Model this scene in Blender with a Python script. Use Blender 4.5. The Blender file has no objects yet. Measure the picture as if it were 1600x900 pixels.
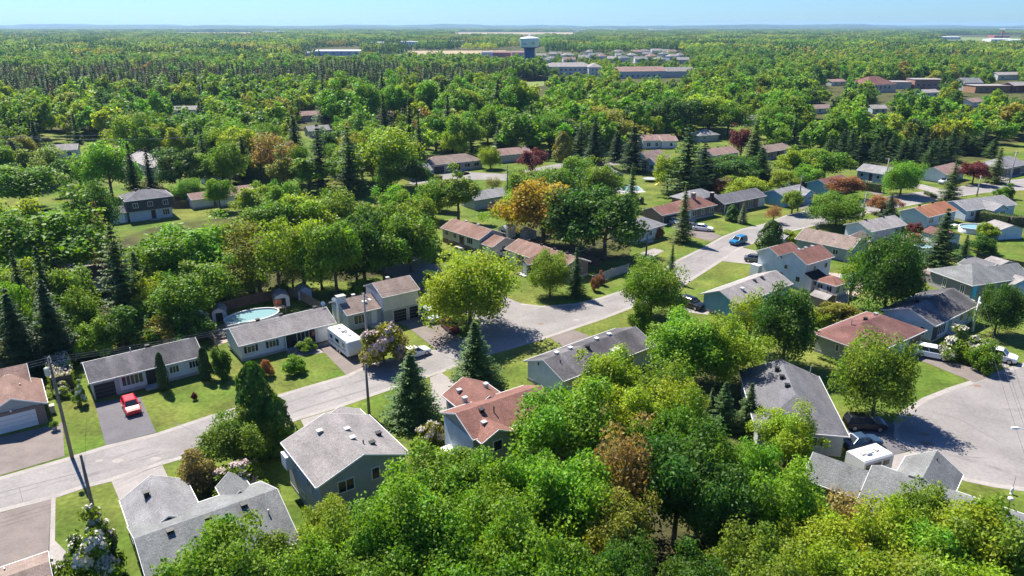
import bpy, math, random
import numpy as np
from mathutils import Vector, Matrix
R=math.radians
# ------------------------------------------------------------------ camera
W0,H0=1600.,900.
FPX=1142.; CAMH=44.; PITCH=math.atan((450-40)/FPX)
sc=bpy.context.scene; col=sc.collection
cd=bpy.data.cameras.new('Camera'); cam=bpy.data.objects.new('Camera',cd); col.objects.link(cam)
cd.sensor_width=36; cd.lens=36*FPX/W0; cd.clip_start=1; cd.clip_end=60000
cam.location=(0,0,CAMH); cam.rotation_euler=(math.pi/2-PITCH,0,0); sc.camera=cam
# ------------------------------------------------------------------ sky, sun, exposure
SKY_TINT=(.36,.585,.95); SUN_EL=R(53); SUN_AZ=math.atan2(-0.62,0.78)
wd=bpy.data.worlds.new('World'); sc.world=wd; wd.use_nodes=True
nt=wd.node_tree; bg=nt.nodes['Background']; sk=nt.nodes.new('ShaderNodeTexSky'); sk.sky_type='NISHITA'
sk.sun_disc=False; sk.sun_elevation=SUN_EL; sk.sun_rotation=SUN_AZ; sk.air_density=1.0; sk.dust_density=0.25; sk.ozone_density=2.5
tn=nt.nodes.new('ShaderNodeVectorMath'); tn.operation='MULTIPLY'; tn.inputs[1].default_value=SKY_TINT
nt.links.new(sk.outputs[0],tn.inputs[0]); nt.links.new(tn.outputs[0],bg.inputs[0]); bg.inputs[1].default_value=0.08
sl=bpy.data.lights.new('Sun','SUN'); sl.energy=5.0; sl.angle=R(.5); sl.color=(1,.94,.83)
so=bpy.data.objects.new('Sun',sl); col.objects.link(so)
so.rotation_euler=Vector((-math.sin(SUN_AZ)*math.cos(SUN_EL),-math.cos(SUN_AZ)*math.cos(SUN_EL),-math.sin(SUN_EL))).to_track_quat('-Z','Y').to_euler()
so.location=(-60,80,150)
sc.view_settings.view_transform='Standard'; sc.view_settings.look='None'; sc.view_settings.exposure=1.2; sc.view_settings.gamma=1
sc.view_settings.use_curve_mapping=False
sc.render.engine='CYCLES'; sc.cycles.use_denoising=True; sc.cycles.max_bounces=5; sc.cycles.diffuse_bounces=3; sc.cycles.glossy_bounces=2
sc.cycles.transmission_bounces=3; sc.cycles.transparent_max_bounces=4; sc.cycles.volume_bounces=0
sc.cycles.use_adaptive_sampling=True; sc.cycles.adaptive_threshold=.015
rng=np.random.default_rng(7); rnd=random.Random(11)
_c,_s=math.cos(PITCH),math.sin(PITCH)
def at(x,y,z=0.):
    u=(x-800)/FPX; v=-(y-450)/FPX
    d=(u,_c+v*_s,-_s+v*_c); t=(z-CAMH)/d[2]
    return Vector((d[0]*t,d[1]*t,z))
def px(p):
    dz=p[2]-CAMH; f=p[1]*_c-dz*_s; up=p[1]*_s+dz*_c
    return (800+FPX*p[0]/f,450-FPX*up/f)
# ------------------------------------------------------------------ materials
M={}
def mat(name,colr,rough=.8,var=.0,scale=3.,fine=0.,fscale=30.,bump=0.,spec=.3,metal=0.,colr2=None,stretch=None,coord='Object'):
    if name in M: return M[name]
    m=bpy.data.materials.new(name); m.use_nodes=True; n=m.node_tree.nodes; l=m.node_tree.links; b=n['Principled BSDF']
    b.inputs['Roughness'].default_value=rough; b.inputs['Specular IOR Level'].default_value=spec; b.inputs['Metallic'].default_value=metal
    c4=(*colr,1)
    if not(var or fine): b.inputs['Base Color'].default_value=c4
    else:
        tc=n.new('ShaderNodeTexCoord'); src=tc.outputs[coord]
        if stretch:
            mp=n.new('ShaderNodeMapping'); mp.inputs['Scale'].default_value=stretch; l.new(src,mp.inputs[0]); src=mp.outputs[0]
        n1=n.new('ShaderNodeTexNoise'); n1.inputs['Scale'].default_value=scale; n1.inputs['Detail'].default_value=5; n1.inputs['Roughness'].default_value=.6; l.new(src,n1.inputs['Vector'])
        n2=n.new('ShaderNodeTexNoise'); n2.inputs['Scale'].default_value=fscale; n2.inputs['Detail'].default_value=3; l.new(tc.outputs[coord],n2.inputs['Vector'])
        r1=n.new('ShaderNodeMapRange'); r1.inputs[1].default_value=.3; r1.inputs[2].default_value=.7; r1.inputs[3].default_value=1-var; r1.inputs[4].default_value=1+var; l.new(n1.outputs[0],r1.inputs[0])
        r2=n.new('ShaderNodeMapRange'); r2.inputs[1].default_value=.25; r2.inputs[2].default_value=.75; r2.inputs[3].default_value=1-fine; r2.inputs[4].default_value=1+fine; l.new(n2.outputs[0],r2.inputs[0])
        mu=n.new('ShaderNodeMath'); mu.operation='MULTIPLY'; l.new(r1.outputs[0],mu.inputs[0]); l.new(r2.outputs[0],mu.inputs[1])
        vm=n.new('ShaderNodeVectorMath'); vm.operation='SCALE'; l.new(mu.outputs[0],vm.inputs['Scale'])
        if colr2:
            mx=n.new('ShaderNodeMix'); mx.data_type='RGBA'; mx.inputs[6].default_value=c4; mx.inputs[7].default_value=(*colr2,1)
            n3=n.new('ShaderNodeTexNoise'); n3.inputs['Scale'].default_value=scale*.37; n3.inputs['Detail'].default_value=4; l.new(src,n3.inputs['Vector'])
            r3=n.new('ShaderNodeMapRange'); r3.inputs[1].default_value=.4; r3.inputs[2].default_value=.62; l.new(n3.outputs[0],r3.inputs[0]); l.new(r3.outputs[0],mx.inputs[0]); l.new(mx.outputs[2],vm.inputs[0])
        else: vm.inputs[0].default_value=colr
        l.new(vm.outputs[0],b.inputs['Base Color'])
        if bump:
            bp=n.new('ShaderNodeBump'); bp.inputs['Strength'].default_value=bump; bp.inputs['Distance'].default_value=.05; l.new(n2.outputs[0],bp.inputs['Height']); l.new(bp.outputs[0],b.inputs['Normal'])
    M[name]=m; return m
def siding(name,colr,pitch=.2,d=.18):
    if name in M: return M[name]
    m=mat(name,tuple(v*.87 for v in colr),.6,.1,.8,.05,8); n=m.node_tree.nodes; l=m.node_tree.links; b=n['Principled BSDF']
    tc=n.new('ShaderNodeTexCoord'); sp=n.new('ShaderNodeSeparateXYZ'); l.new(tc.outputs['Object'],sp.inputs[0])
    dv=n.new('ShaderNodeMath'); dv.operation='DIVIDE'; dv.inputs[1].default_value=pitch; l.new(sp.outputs[2],dv.inputs[0])
    fr=n.new('ShaderNodeMath'); fr.operation='FRACT'; l.new(dv.outputs[0],fr.inputs[0])
    bp=n.new('ShaderNodeBump'); bp.inputs['Strength'].default_value=.5; bp.inputs['Distance'].default_value=.03; bp.invert=True; l.new(fr.outputs[0],bp.inputs['Height']); l.new(bp.outputs[0],b.inputs['Normal'])
    return m
def brick(name,c1,c2,mort=(.35,.32,.3)):
    if name in M: return M[name]
    m=bpy.data.materials.new(name); m.use_nodes=True; n=m.node_tree.nodes; l=m.node_tree.links; b=n['Principled BSDF']; b.inputs['Roughness'].default_value=.9
    tc=n.new('ShaderNodeTexCoord'); sp=n.new('ShaderNodeSeparateXYZ'); ad=n.new('ShaderNodeMath'); cb=n.new('ShaderNodeCombineXYZ')
    l.new(tc.outputs['Object'],sp.inputs[0]); l.new(sp.outputs[0],ad.inputs[0]); l.new(sp.outputs[1],ad.inputs[1]); l.new(ad.outputs[0],cb.inputs[0]); l.new(sp.outputs[2],cb.inputs[1])
    t=n.new('ShaderNodeTexBrick'); t.inputs['Scale'].default_value=1; t.inputs['Brick Width'].default_value=.24; t.inputs['Row Height'].default_value=.08; t.inputs['Mortar Size'].default_value=.008
    t.inputs['Color1'].default_value=(*c1,1); t.inputs['Color2'].default_value=(*c2,1); t.inputs['Mortar'].default_value=(*mort,1); l.new(cb.outputs[0],t.inputs['Vector']); l.new(t.outputs[0],b.inputs['Base Color'])
    M[name]=m; return m
def shingle(name,c,c2=None,streak=.16):
    """asphalt shingles: tab courses, weather streaks and mottling"""
    if name in M: return M[name]
    c=tuple(v*.84 for v in c); c2=tuple(v*.84 for v in c2) if c2 else None
    m=mat(name,c,.92,streak*1.5,.5,.3,7,.5,.12,colr2=c2,stretch=(1.3,.5,1)); n=m.node_tree.nodes; l=m.node_tree.links; b=n['Principled BSDF']
    src=b.inputs['Base Color'].links[0].from_socket
    tc=n.new('ShaderNodeTexCoord'); t=n.new('ShaderNodeTexBrick'); t.inputs['Scale'].default_value=1; t.inputs['Brick Width'].default_value=.33; t.inputs['Row Height'].default_value=.15; t.inputs['Mortar Size'].default_value=.01
    t.inputs['Color1'].default_value=(1.1,1.1,1.1,1); t.inputs['Color2'].default_value=(.86,.86,.86,1); t.inputs['Mortar'].default_value=(.6,.6,.6,1); l.new(tc.outputs['Object'],t.inputs['Vector'])
    mx=n.new('ShaderNodeMix'); mx.data_type='RGBA'; mx.blend_type='MULTIPLY'; mx.inputs[0].default_value=.8; l.new(src,mx.inputs[6]); l.new(t.outputs[0],mx.inputs[7]); l.new(mx.outputs[2],b.inputs['Base Color'])
    return m
def leafmat(name,inst):
    m=bpy.data.materials.new(name); m.use_nodes=True; n=m.node_tree.nodes; l=m.node_tree.links; b=n['Principled BSDF']
    if inst:
        a=n.new('ShaderNodeAttribute'); a.attribute_type='INSTANCER'; a.attribute_name='tint'; csrc=a.outputs['Color']
    else:
        a=n.new('ShaderNodeObjectInfo'); csrc=a.outputs['Color']
    v=n.new('ShaderNodeAttribute'); v.attribute_name='lv'
    hs=n.new('ShaderNodeHueSaturation'); l.new(csrc,hs.inputs['Color'])
    sp=n.new('ShaderNodeSeparateXYZ'); l.new(v.outputs['Vector'],sp.inputs[0])
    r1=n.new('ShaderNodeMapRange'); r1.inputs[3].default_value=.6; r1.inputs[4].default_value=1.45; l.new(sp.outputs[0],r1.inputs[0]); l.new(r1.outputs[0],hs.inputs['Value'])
    r2=n.new('ShaderNodeMapRange'); r2.inputs[3].default_value=.473; r2.inputs[4].default_value=.527; l.new(sp.outputs[1],r2.inputs[0]); l.new(r2.outputs[0],hs.inputs['Hue'])
    l.new(hs.outputs[0],b.inputs['Base Color']); b.inputs['Roughness'].default_value=.55; b.inputs['Specular IOR Level'].default_value=.25
    tr=n.new('ShaderNodeBsdfTranslucent'); mg=n.new('ShaderNodeVectorMath'); mg.operation='MULTIPLY'; mg.inputs[1].default_value=(1.35,1.35,.5); l.new(hs.outputs[0],mg.inputs[0]); l.new(mg.outputs[0],tr.inputs[0])
    mx=n.new('ShaderNodeMixShader'); mx.inputs[0].default_value=.42; l.new(b.outputs[0],mx.inputs[1]); l.new(tr.outputs[0],mx.inputs[2]); l.new(mx.outputs[0],n['Material Output'].inputs[0])
    M[name]=m; return m
LEAF=leafmat('leaf',False); LEAFI=leafmat('leaf_instanced',True)
BARK=mat('bark',(.11,.085,.065),.95,.2,2,.2,20)
WHITE=mat('white_trim',(.64,.64,.63),.5,.05,2); GLASS=mat('window_glass',(.015,.02,.028),.06,spec=.6)
CONC=mat('concrete',(.36,.34,.32),.9,.12,1.5,.08,25); DARK=mat('dark_metal_and_shade',(.02,.02,.022),.5); BLACK=mat('black_rubber',(.012,.012,.013),.8)  # DARK: dark metal, and the painted shade of recesses and porches
GALV=mat('galvanised',(.42,.43,.44),.45,.1,5,metal=.4); WOOD=mat('weathered_wood',(.25,.19,.14),.9,.2,1.2,.2,12); POLEW=mat('pole_wood',(.16,.14,.125),.9,.2,2,.15,15)
CHROME=mat('hub_metal',(.45,.46,.47),.3,metal=.8); LAMPG=mat('lamp_glass',(.75,.75,.72),.15); TAIL=mat('tail_glass',(.35,.01,.01),.2)
WATER=mat('pool_water',(.2,.34,.36),.05,.1,3,spec=.6); DOORD=mat('dark_door',(.05,.035,.03),.6); GARD=mat('garage_dark',(.025,.024,.025),.7,.2,2)  # GARD: dark doors, and the painted shade of open garage bays
# ------------------------------------------------------------------ mesh builder
class MB:
    def __init__(s): s.v=[]; s.f=[]
    def quad(s,*p): i=len(s.v); s.v+= [tuple(q) for q in p]; s.f.append(tuple(range(i,i+len(p))))
    def box(s,x0,x1,y0,y1,z0,z1):
        i=len(s.v); s.v+=[(x0,y0,z0),(x1,y0,z0),(x1,y1,z0),(x0,y1,z0),(x0,y0,z1),(x1,y0,z1),(x1,y1,z1),(x0,y1,z1)]
        s.f+=[tuple(i+k for k in q) for q in ((0,3,2,1),(4,5,6,7),(0,1,5,4),(1,2,6,5),(2,3,7,6),(3,0,4,7))]; return s
    def loft(s,secs,cap=True):
        i=len(s.v); n=len(secs[0])
        for q in secs: s.v+=[tuple(p) for p in q]
        for k in range(len(secs)-1):
            for j in range(n):
                a=i+k*n+j; b=i+k*n+(j+1)%n; s.f.append((a,b,b+n,a+n))
        if cap: s.f.append(tuple(i+j for j in reversed(range(n)))); s.f.append(tuple(i+(len(secs)-1)*n+j for j in range(n)))
        return s
    def tube(s,pts,rad,n=8):
        secs=[]
        for k,p in enumerate(pts):
            p=Vector(p); a=Vector(pts[max(k-1,0)]); b=Vector(pts[min(k+1,len(pts)-1)]); d=(b-a).normalized()
            u=d.orthogonal().normalized() if abs(d.z)>.95 else d.cross(Vector((0,0,1))).normalized(); w=d.cross(u); r=rad[k] if hasattr(rad,'__len__') else rad
            secs.append([p+(u*math.cos(t)+w*math.sin(t))*r for t in (2*math.pi*j/n for j in range(n))])
        return s.loft(secs)
    def lathe(s,prof,n=24,c=(0,0)):
        return s.loft([[(c[0]+r*math.cos(2*math.pi*j/n),c[1]+r*math.sin(2*math.pi*j/n),z) for j in range(n)] for r,z in prof])
    def prism(s,poly,z0,z1):  # poly in xy, counter-clockwise
        return s.loft([[(x,y,z0) for x,y in poly],[(x,y,z1) for x,y in poly]])
    def mesh(s,name,m,smooth=False):
        me=bpy.data.meshes.new(name); me.from_pydata(s.v,[],s.f); me.materials.append(m)
        if smooth: me.polygons.foreach_set('use_smooth',[True]*len(me.polygons))
        me.update(); return me
    def build(s,name,m,parent=None,smooth=False,loc=None,rz=0): return link(name,s.mesh(name,m,smooth),parent,loc,rz)
def link(name,me,parent=None,loc=None,rz=0):
    o=bpy.data.objects.new(name,me); col.objects.link(o); o.parent=parent
    if loc is not None: o.location=loc
    if rz: o.rotation_euler=(0,0,rz)
    return o
def tag(o,label=None,cat=None,group=None,kind=None):
    for k,v in (('label',label),('category',cat),('group',group),('kind',kind)):
        if v: o[k]=v
    return o
def empty(name,loc,rz=0,label=None,cat=None,group=None):
    o=bpy.data.objects.new(name,None); col.objects.link(o); o.location=loc; o.rotation_euler=(0,0,rz); o.empty_display_size=.3
    return tag(o,label,cat,group)
def sheet(name,pts,m,z,label=None,parent=None,world=False):
    p=[Vector(q) if world else at(*q) for q in pts]
    me=bpy.data.meshes.new(name); me.from_pydata([(q.x,q.y,z) for q in p],[],[tuple(range(len(p)))]); me.materials.append(m); me.update()
    if me.polygons[0].normal.z<0: me.flip_normals()
    o=link(name,me,parent); tag(o,label,kind='structure'); return o
# ------------------------------------------------------------------ ground, roads, drives
GRASS=mat('grass',(.075,.122,.017),.95,.34,.22,.32,1.9,.6,.1,colr2=(.125,.14,.03),coord='Object')
g=MB(); g.quad((-14000,-3000,0),(14000,-3000,0),(14000,16000,0),(-14000,16000,0)); tag(g.build('ground',GRASS),kind='structure')
ASPH=mat('street_asphalt',(.232,.216,.208),.9,.17,.16,.12,2.5,.2,.2,colr2=(.2,.187,.18)); SHOULD=mat('shoulder_concrete',(.28,.255,.235),.9,.14,.4,.12,4)
DRV_D=mat('driveway_dark',(.118,.112,.12),.9,.16,.4,.12,5,.2,.2); DRV_B=mat('driveway_brown',(.17,.143,.13),.9,.16,.5,.12,5,.2,.2); DRV_L=mat('driveway_light',(.262,.238,.224),.9,.12,.5,.1,5,.2,.2)
PATIO=mat('patio_stone',(.34,.27,.22),.9,.25,1,.2,5)
far_e=[(-160,790),(-70,766),(0,745),(100,716),(165,696),(243,677),(330,648),(400,627),(480,603),(540,586),(580,567),(625,557),(680,546),(720,531),(748,515),(752,503)]
side_r=[(806,471)]
far_e2=[(815,474),(847,478),(900,474),(937,465),(970,454),(1010,436),(1060,405),(1097,387),(1127,370),(1160,357),(1192,350),(1225,337),(1280,324),(1350,312),(1410,303),(1470,296),(1530,287),(1600,279),(1720,262)]
near_e=[(1720,280),(1600,297),(1540,301),(1470,312),(1412,323),(1355,334),(1290,349),(1235,362),(1200,372),(1160,387),(1127,409),(1065,449),(1030,465),(987,482),(940,500),(895,515),(857,528),(800,545),(735,563),(690,583),(640,599),(600,613),(528,638),(470,655),(400,681),(290,716),(255,726),(172,753),(132,763),(85,779),(0,801),(-160,850)]
P=lambda L:[at(*q) for q in L]
dirS=Vector((math.cos(R(128)),math.sin(R(128)),0))
c1=at(752,503); c2=at(806,471)
side=[c1,c1+dirS*60,c1+dirS*110,c2+dirS*110,c2+dirS*60,c2]
sheet('road',P(far_e)+side[1:]+P(far_e2)+P(near_e),ASPH,.012,world=True)
def offs(L,d): # widen an edge into a pale shoulder strip
    p=P(L); out=[]
    for i,q in enumerate(p):
        t=(p[min(i+1,len(p)-1)]-p[max(i-1,0)]).normalized(); out.append(q+Vector((-t.y,t.x,0))*d)
    return out
def strip(name,L,d0,d1,m,z):
    a,b=offs(L,d0),offs(L,d1); mb=MB()
    for i in range(len(a)-1): mb.quad((*a[i].xy,z),(*a[i+1].xy,z),(*b[i+1].xy,z),(*b[i].xy,z))
    me=mb.mesh(name,m)
    for pl in me.polygons:
        if pl.normal.z<0: me.flip_normals(); break
    o=link(name,me); tag(o,kind='structure')
strip('road_gutter',far_e,-.05,-.75,SHOULD,.016); strip('road_gutter',far_e2,-.05,-.7,SHOULD,.016); strip('road_gutter',near_e[::-1],.05,.75,SHOULD,.016)
for name,pts,m in [
 ('court_road',[(1760,520),(1600,566),(1530,590),(1480,606),(1440,622),(1405,645),(1391,668),(1398,688),(1421,706),(1475,735),(1508,752),(1555,762),(1600,768),(1800,790),(1900,640)],ASPH),
 ('driveway',[(-140,730),(-60,702),(0,683),(86,664),(98,660),(101,713),(0,743),(-140,782)],DRV_B),
 ('driveway',[(148,630),(219,619),(244,676),(165,696)],DRV_D),
 ('driveway',[(491,540),(520,531),(581,566),(541,586),(507,551)],DRV_B),
 ('walkway',[(445,552),(470,556),(507,551),(500,543),(470,548)],DRV_L),
 ('driveway',[(617,503),(661,492),(722,529),(681,546),(637,511)],DRV_B),
 ('driveway',[(470,656),(528,639),(565,672),(490,700)],DRV_L),
 ('driveway',[(672,590),(690,583),(722,604),(705,640),(675,645)],DRV_L),
 ('driveway',[(858,527),(896,515),(925,527),(885,545)],DRV_B),
 ('driveway',[(1110,377),(1127,369),(1100,357),(1055,345),(1040,350),(1082,370)],DRV_B),
 ('driveway',[(1128,408),(1160,387),(1205,397),(1190,415)],DRV_L),
 ('driveway',[(1060,478),(1075,468),(1112,481),(1106,492),(1072,488)],DRV_L),
 ('driveway',[(1428,560),(1452,550),(1500,562),(1549,589),(1523,598),(1460,572)],DRV_B),
 ('driveway',[(1540,575),(1560,548),(1582,556),(1576,574)],DRV_L),
 ('driveway',[(1322,655),(1372,650),(1398,664),(1396,683),(1421,704),(1395,712),(1330,715)],DRV_D),
 ('driveway',[(1393,712),(1421,706),(1478,737),(1490,752),(1430,760),(1380,735)],DRV_L),
 ('driveway',[(174,752),(254,727),(264,749),(240,770),(187,783)],DRV_L),
 ('driveway',[(-40,810),(0,802),(80,780),(77,862),(0,893),(-40,905)],DRV_B),
 ('walkway',[(80,779),(87,777),(86,845),(103,862),(101,888),(84,900),(76,862)],SHOULD),
 ('driveway',[(1240,320),(1256,316),(1276,327),(1258,331)],DRV_B),
 ('driveway',[(1335,292),(1352,290),(1384,302),(1372,306)],DRV_B),
 ('driveway',[(1420,290),(1440,288),(1476,297),(1455,301)],DRV_L),
 ('driveway',[(1545,268),(1580,266),(1600,272),(1560,284)],DRV_L),
 ('driveway',[(1015,404),(1038,392),(1022,388),(1000,396)],DRV_L),
 ('patio',[(1270,470),(1240,445),(1282,425),(1345,430),(1350,455),(1310,478)],PATIO),
 ('patio',[(318,520),(352,505),(368,530),(340,540)],PATIO),
 ('patio',[(950,296),(985,288),(1010,300),(975,304)],CONC),
 ('back_street',[(90,260),(170,247),(240,244),(240,250),(160,258),(120,272)],ASPH),
 ('back_street',[(640,290),(700,280),(790,282),(880,262),(990,256),(990,251),(870,256),(790,272),(712,268),(640,280)],ASPH),
 ('driveway',[(716,276),(735,272),(724,262),(700,263)],DRV_L),
 ('driveway',[(620,262),(632,258),(645,275),(628,280)],DRV_L),
 ('driveway',[(104,412),(142,405),(150,430),(112,436)],DRV_L)]:
    sheet(name,pts,m,.024 if name!='court_road' else .012)
cs_edge=[(1760,520),(1600,566),(1530,590),(1480,606),(1440,622),(1405,645),(1391,668),(1398,688),(1421,706),(1475,735),(1508,752),(1555,762),(1600,768),(1800,790)]
strip('road_gutter',cs_edge,.05,.8,SHOULD,.016)
# worn seams, tar lines and patches on the street
TAR=mat('tar_seam',(.14,.13,.135),.8); PATCH=mat('asphalt_patch',(.192,.179,.172),.9,.2,.5,.12,3)
def ribbon(name,pts,w,m,z):
    p=P(pts); mb=MB(); 
    for i in range(len(p)-1):
        t=(p[i+1]-p[i]).normalized(); nn=Vector((-t.y,t.x,0))*w/2
        mb.quad((*(p[i]-nn).xy,z),(*(p[i+1]-nn).xy,z),(*(p[i+1]+nn).xy,z),(*(p[i]+nn).xy,z))
    tag(mb.build(name,m),kind='structure')
ribbon('tar_seam',[(0,778),(90,753),(160,735),(250,705)],.22,PATCH,.018); ribbon('tar_seam',[(0,770),(60,755),(130,737)],.1,TAR,.02)
ribbon('tar_seam',[(512,603),(527,611),(545,626)],.06,TAR,.02); ribbon('tar_seam',[(1440,640),(1500,655),(1560,690)],.08,TAR,.02); ribbon('tar_seam',[(1420,670),(1500,690),(1600,720)],.12,PATCH,.018)
ribbon('tar_seam',[(1110,395),(1135,382),(1170,368)],.1,PATCH,.018); ribbon('tar_seam',[(820,505),(900,490),(980,462)],.12,PATCH,.018)
for sm in ([(270,660),(300,672),(322,690)],[(372,645),(380,655)],[(690,555),(720,566)],[(760,520),(800,528),(850,520)],[(860,490),(870,505)],[(940,475),(952,488)],[(1020,452),(1040,460)],[(1090,405),(1108,418)],[(1450,650),(1470,668),(1455,690)],[(1500,620),(1520,650),(1580,660)],[(1430,690),(1480,712),(1540,716)],[(30,762),(36,785)],[(420,632),(440,655)],[(640,570),(662,585)],[(1190,362),(1210,368)],[(1270,335),(1300,340)]): ribbon('tar_seam',sm,.07,TAR,.02)
for sm,w in (([(100,738),(300,678),(470,622),(640,573)],.5),([(110,752),(320,690),(480,637),(650,585)],.45),([(880,492),(980,462),(1060,420),(1130,385)],.5),([(1440,655),(1520,640),(1600,640)],.7),([(1410,675),(1470,705),(1600,745)],.6)): ribbon('tyre_track',sm,w,PATCH,.017)
for (x,y,r) in [(184,720,.5),(243,717,.5),(900,500,.5),(1448,693,.6),(1527,603,.45),(1444,679,.5),(845,506,.4),(155,720,.35)]:
    mb=MB(); c=at(x,y); mb.quad(*[(c.x+r*math.cos(a)*1.2,c.y+r*.8*math.sin(a),.02) for a in (k*math.pi/6 for k in range(12))]); tag(mb.build('manhole_patch',SHOULD if y>700 and x<400 or x==900 else mat('rusty_patch',(.2,.13,.1),.9)),kind='structure')
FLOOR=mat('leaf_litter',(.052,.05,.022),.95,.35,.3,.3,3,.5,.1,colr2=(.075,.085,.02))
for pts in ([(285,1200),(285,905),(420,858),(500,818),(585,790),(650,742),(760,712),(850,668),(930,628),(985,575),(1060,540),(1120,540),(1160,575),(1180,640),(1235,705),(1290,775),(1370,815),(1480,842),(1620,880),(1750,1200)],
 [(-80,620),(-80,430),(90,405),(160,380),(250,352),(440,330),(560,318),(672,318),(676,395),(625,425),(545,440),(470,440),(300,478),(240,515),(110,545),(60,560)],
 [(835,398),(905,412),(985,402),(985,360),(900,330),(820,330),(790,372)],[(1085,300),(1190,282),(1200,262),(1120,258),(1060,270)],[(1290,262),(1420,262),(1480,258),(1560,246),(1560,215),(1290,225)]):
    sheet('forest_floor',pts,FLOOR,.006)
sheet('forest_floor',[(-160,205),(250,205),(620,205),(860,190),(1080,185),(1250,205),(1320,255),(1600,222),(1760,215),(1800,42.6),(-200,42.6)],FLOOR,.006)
FIELD=mat('dry_field',(.27,.21,.125),.95,.15,.01,.1,.1); FIELDG=mat('green_field',(.13,.17,.04),.95,.15,.01)
for pts,m in [([(265,52.6),(400,52.6),(400,50.6),(280,50.4)],FIELD),([(700,54),(900,53.4),(900,50.6),(720,50.6)],FIELD),([(620,86),(790,83),(790,78.5),(640,79.5)],FIELD),([(1480,63),(1600,66),(1600,59),(1480,58)],FIELDG),([(814,137),(850,134),(850,127),(814,129)],FIELDG),([(100,51),(240,50.5),(240,48),(100,48)],FIELDG)]:
    sheet('field',pts,m,.05)
# ------------------------------------------------------------------ houses
WCACHE={}
def window_mesh(w,h,n,kind):
    k=('w',round(w,2),round(h,2),n,kind)
    if k in WCACHE: return WCACHE[k]
    f=MB(); t=.09; 
    f.box(-w/2-t,w/2+t,-.09,.02,-t,0); f.box(-w/2-t,w/2+t,-.09,.02,h,h+t); f.box(-w/2-t,-w/2,-.088,.02,0,h); f.box(w/2,w/2+t,-.088,.02,0,h)
    for i in range(1,n): x=-w/2+w*i/n; f.box(x-.035,x+.035,-.085,.02,0,h)
    g=MB(); g.box(-w/2,w/2,-.045,.015,0,h)
    WCACHE[k]=(f.mesh('window_frame',kind),g.mesh('window_pane',GLASS)); return WCACHE[k]
def side_xf(b,side,x):
    ov=b.get('ov',.4); rk=b.get('rk',.3)
    gx=b['t'] in('gx','shed'); oy=ov if gx or b['t'][0]=='h' or b['t']=='flat' else rk; ox=rk if gx else ov
    if b['t'] in('hip','hgy','flat'): ox=oy=ov
    if side=='f': return (x,b['y0']+oy,0.)
    if side=='b': return (x,b['y1']-oy,math.pi)
    if side=='l': return (b['x0']+ox,x,-math.pi/2)
    return (b['x1']-ox,x,math.pi/2)
HOUSES=[]
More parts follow.
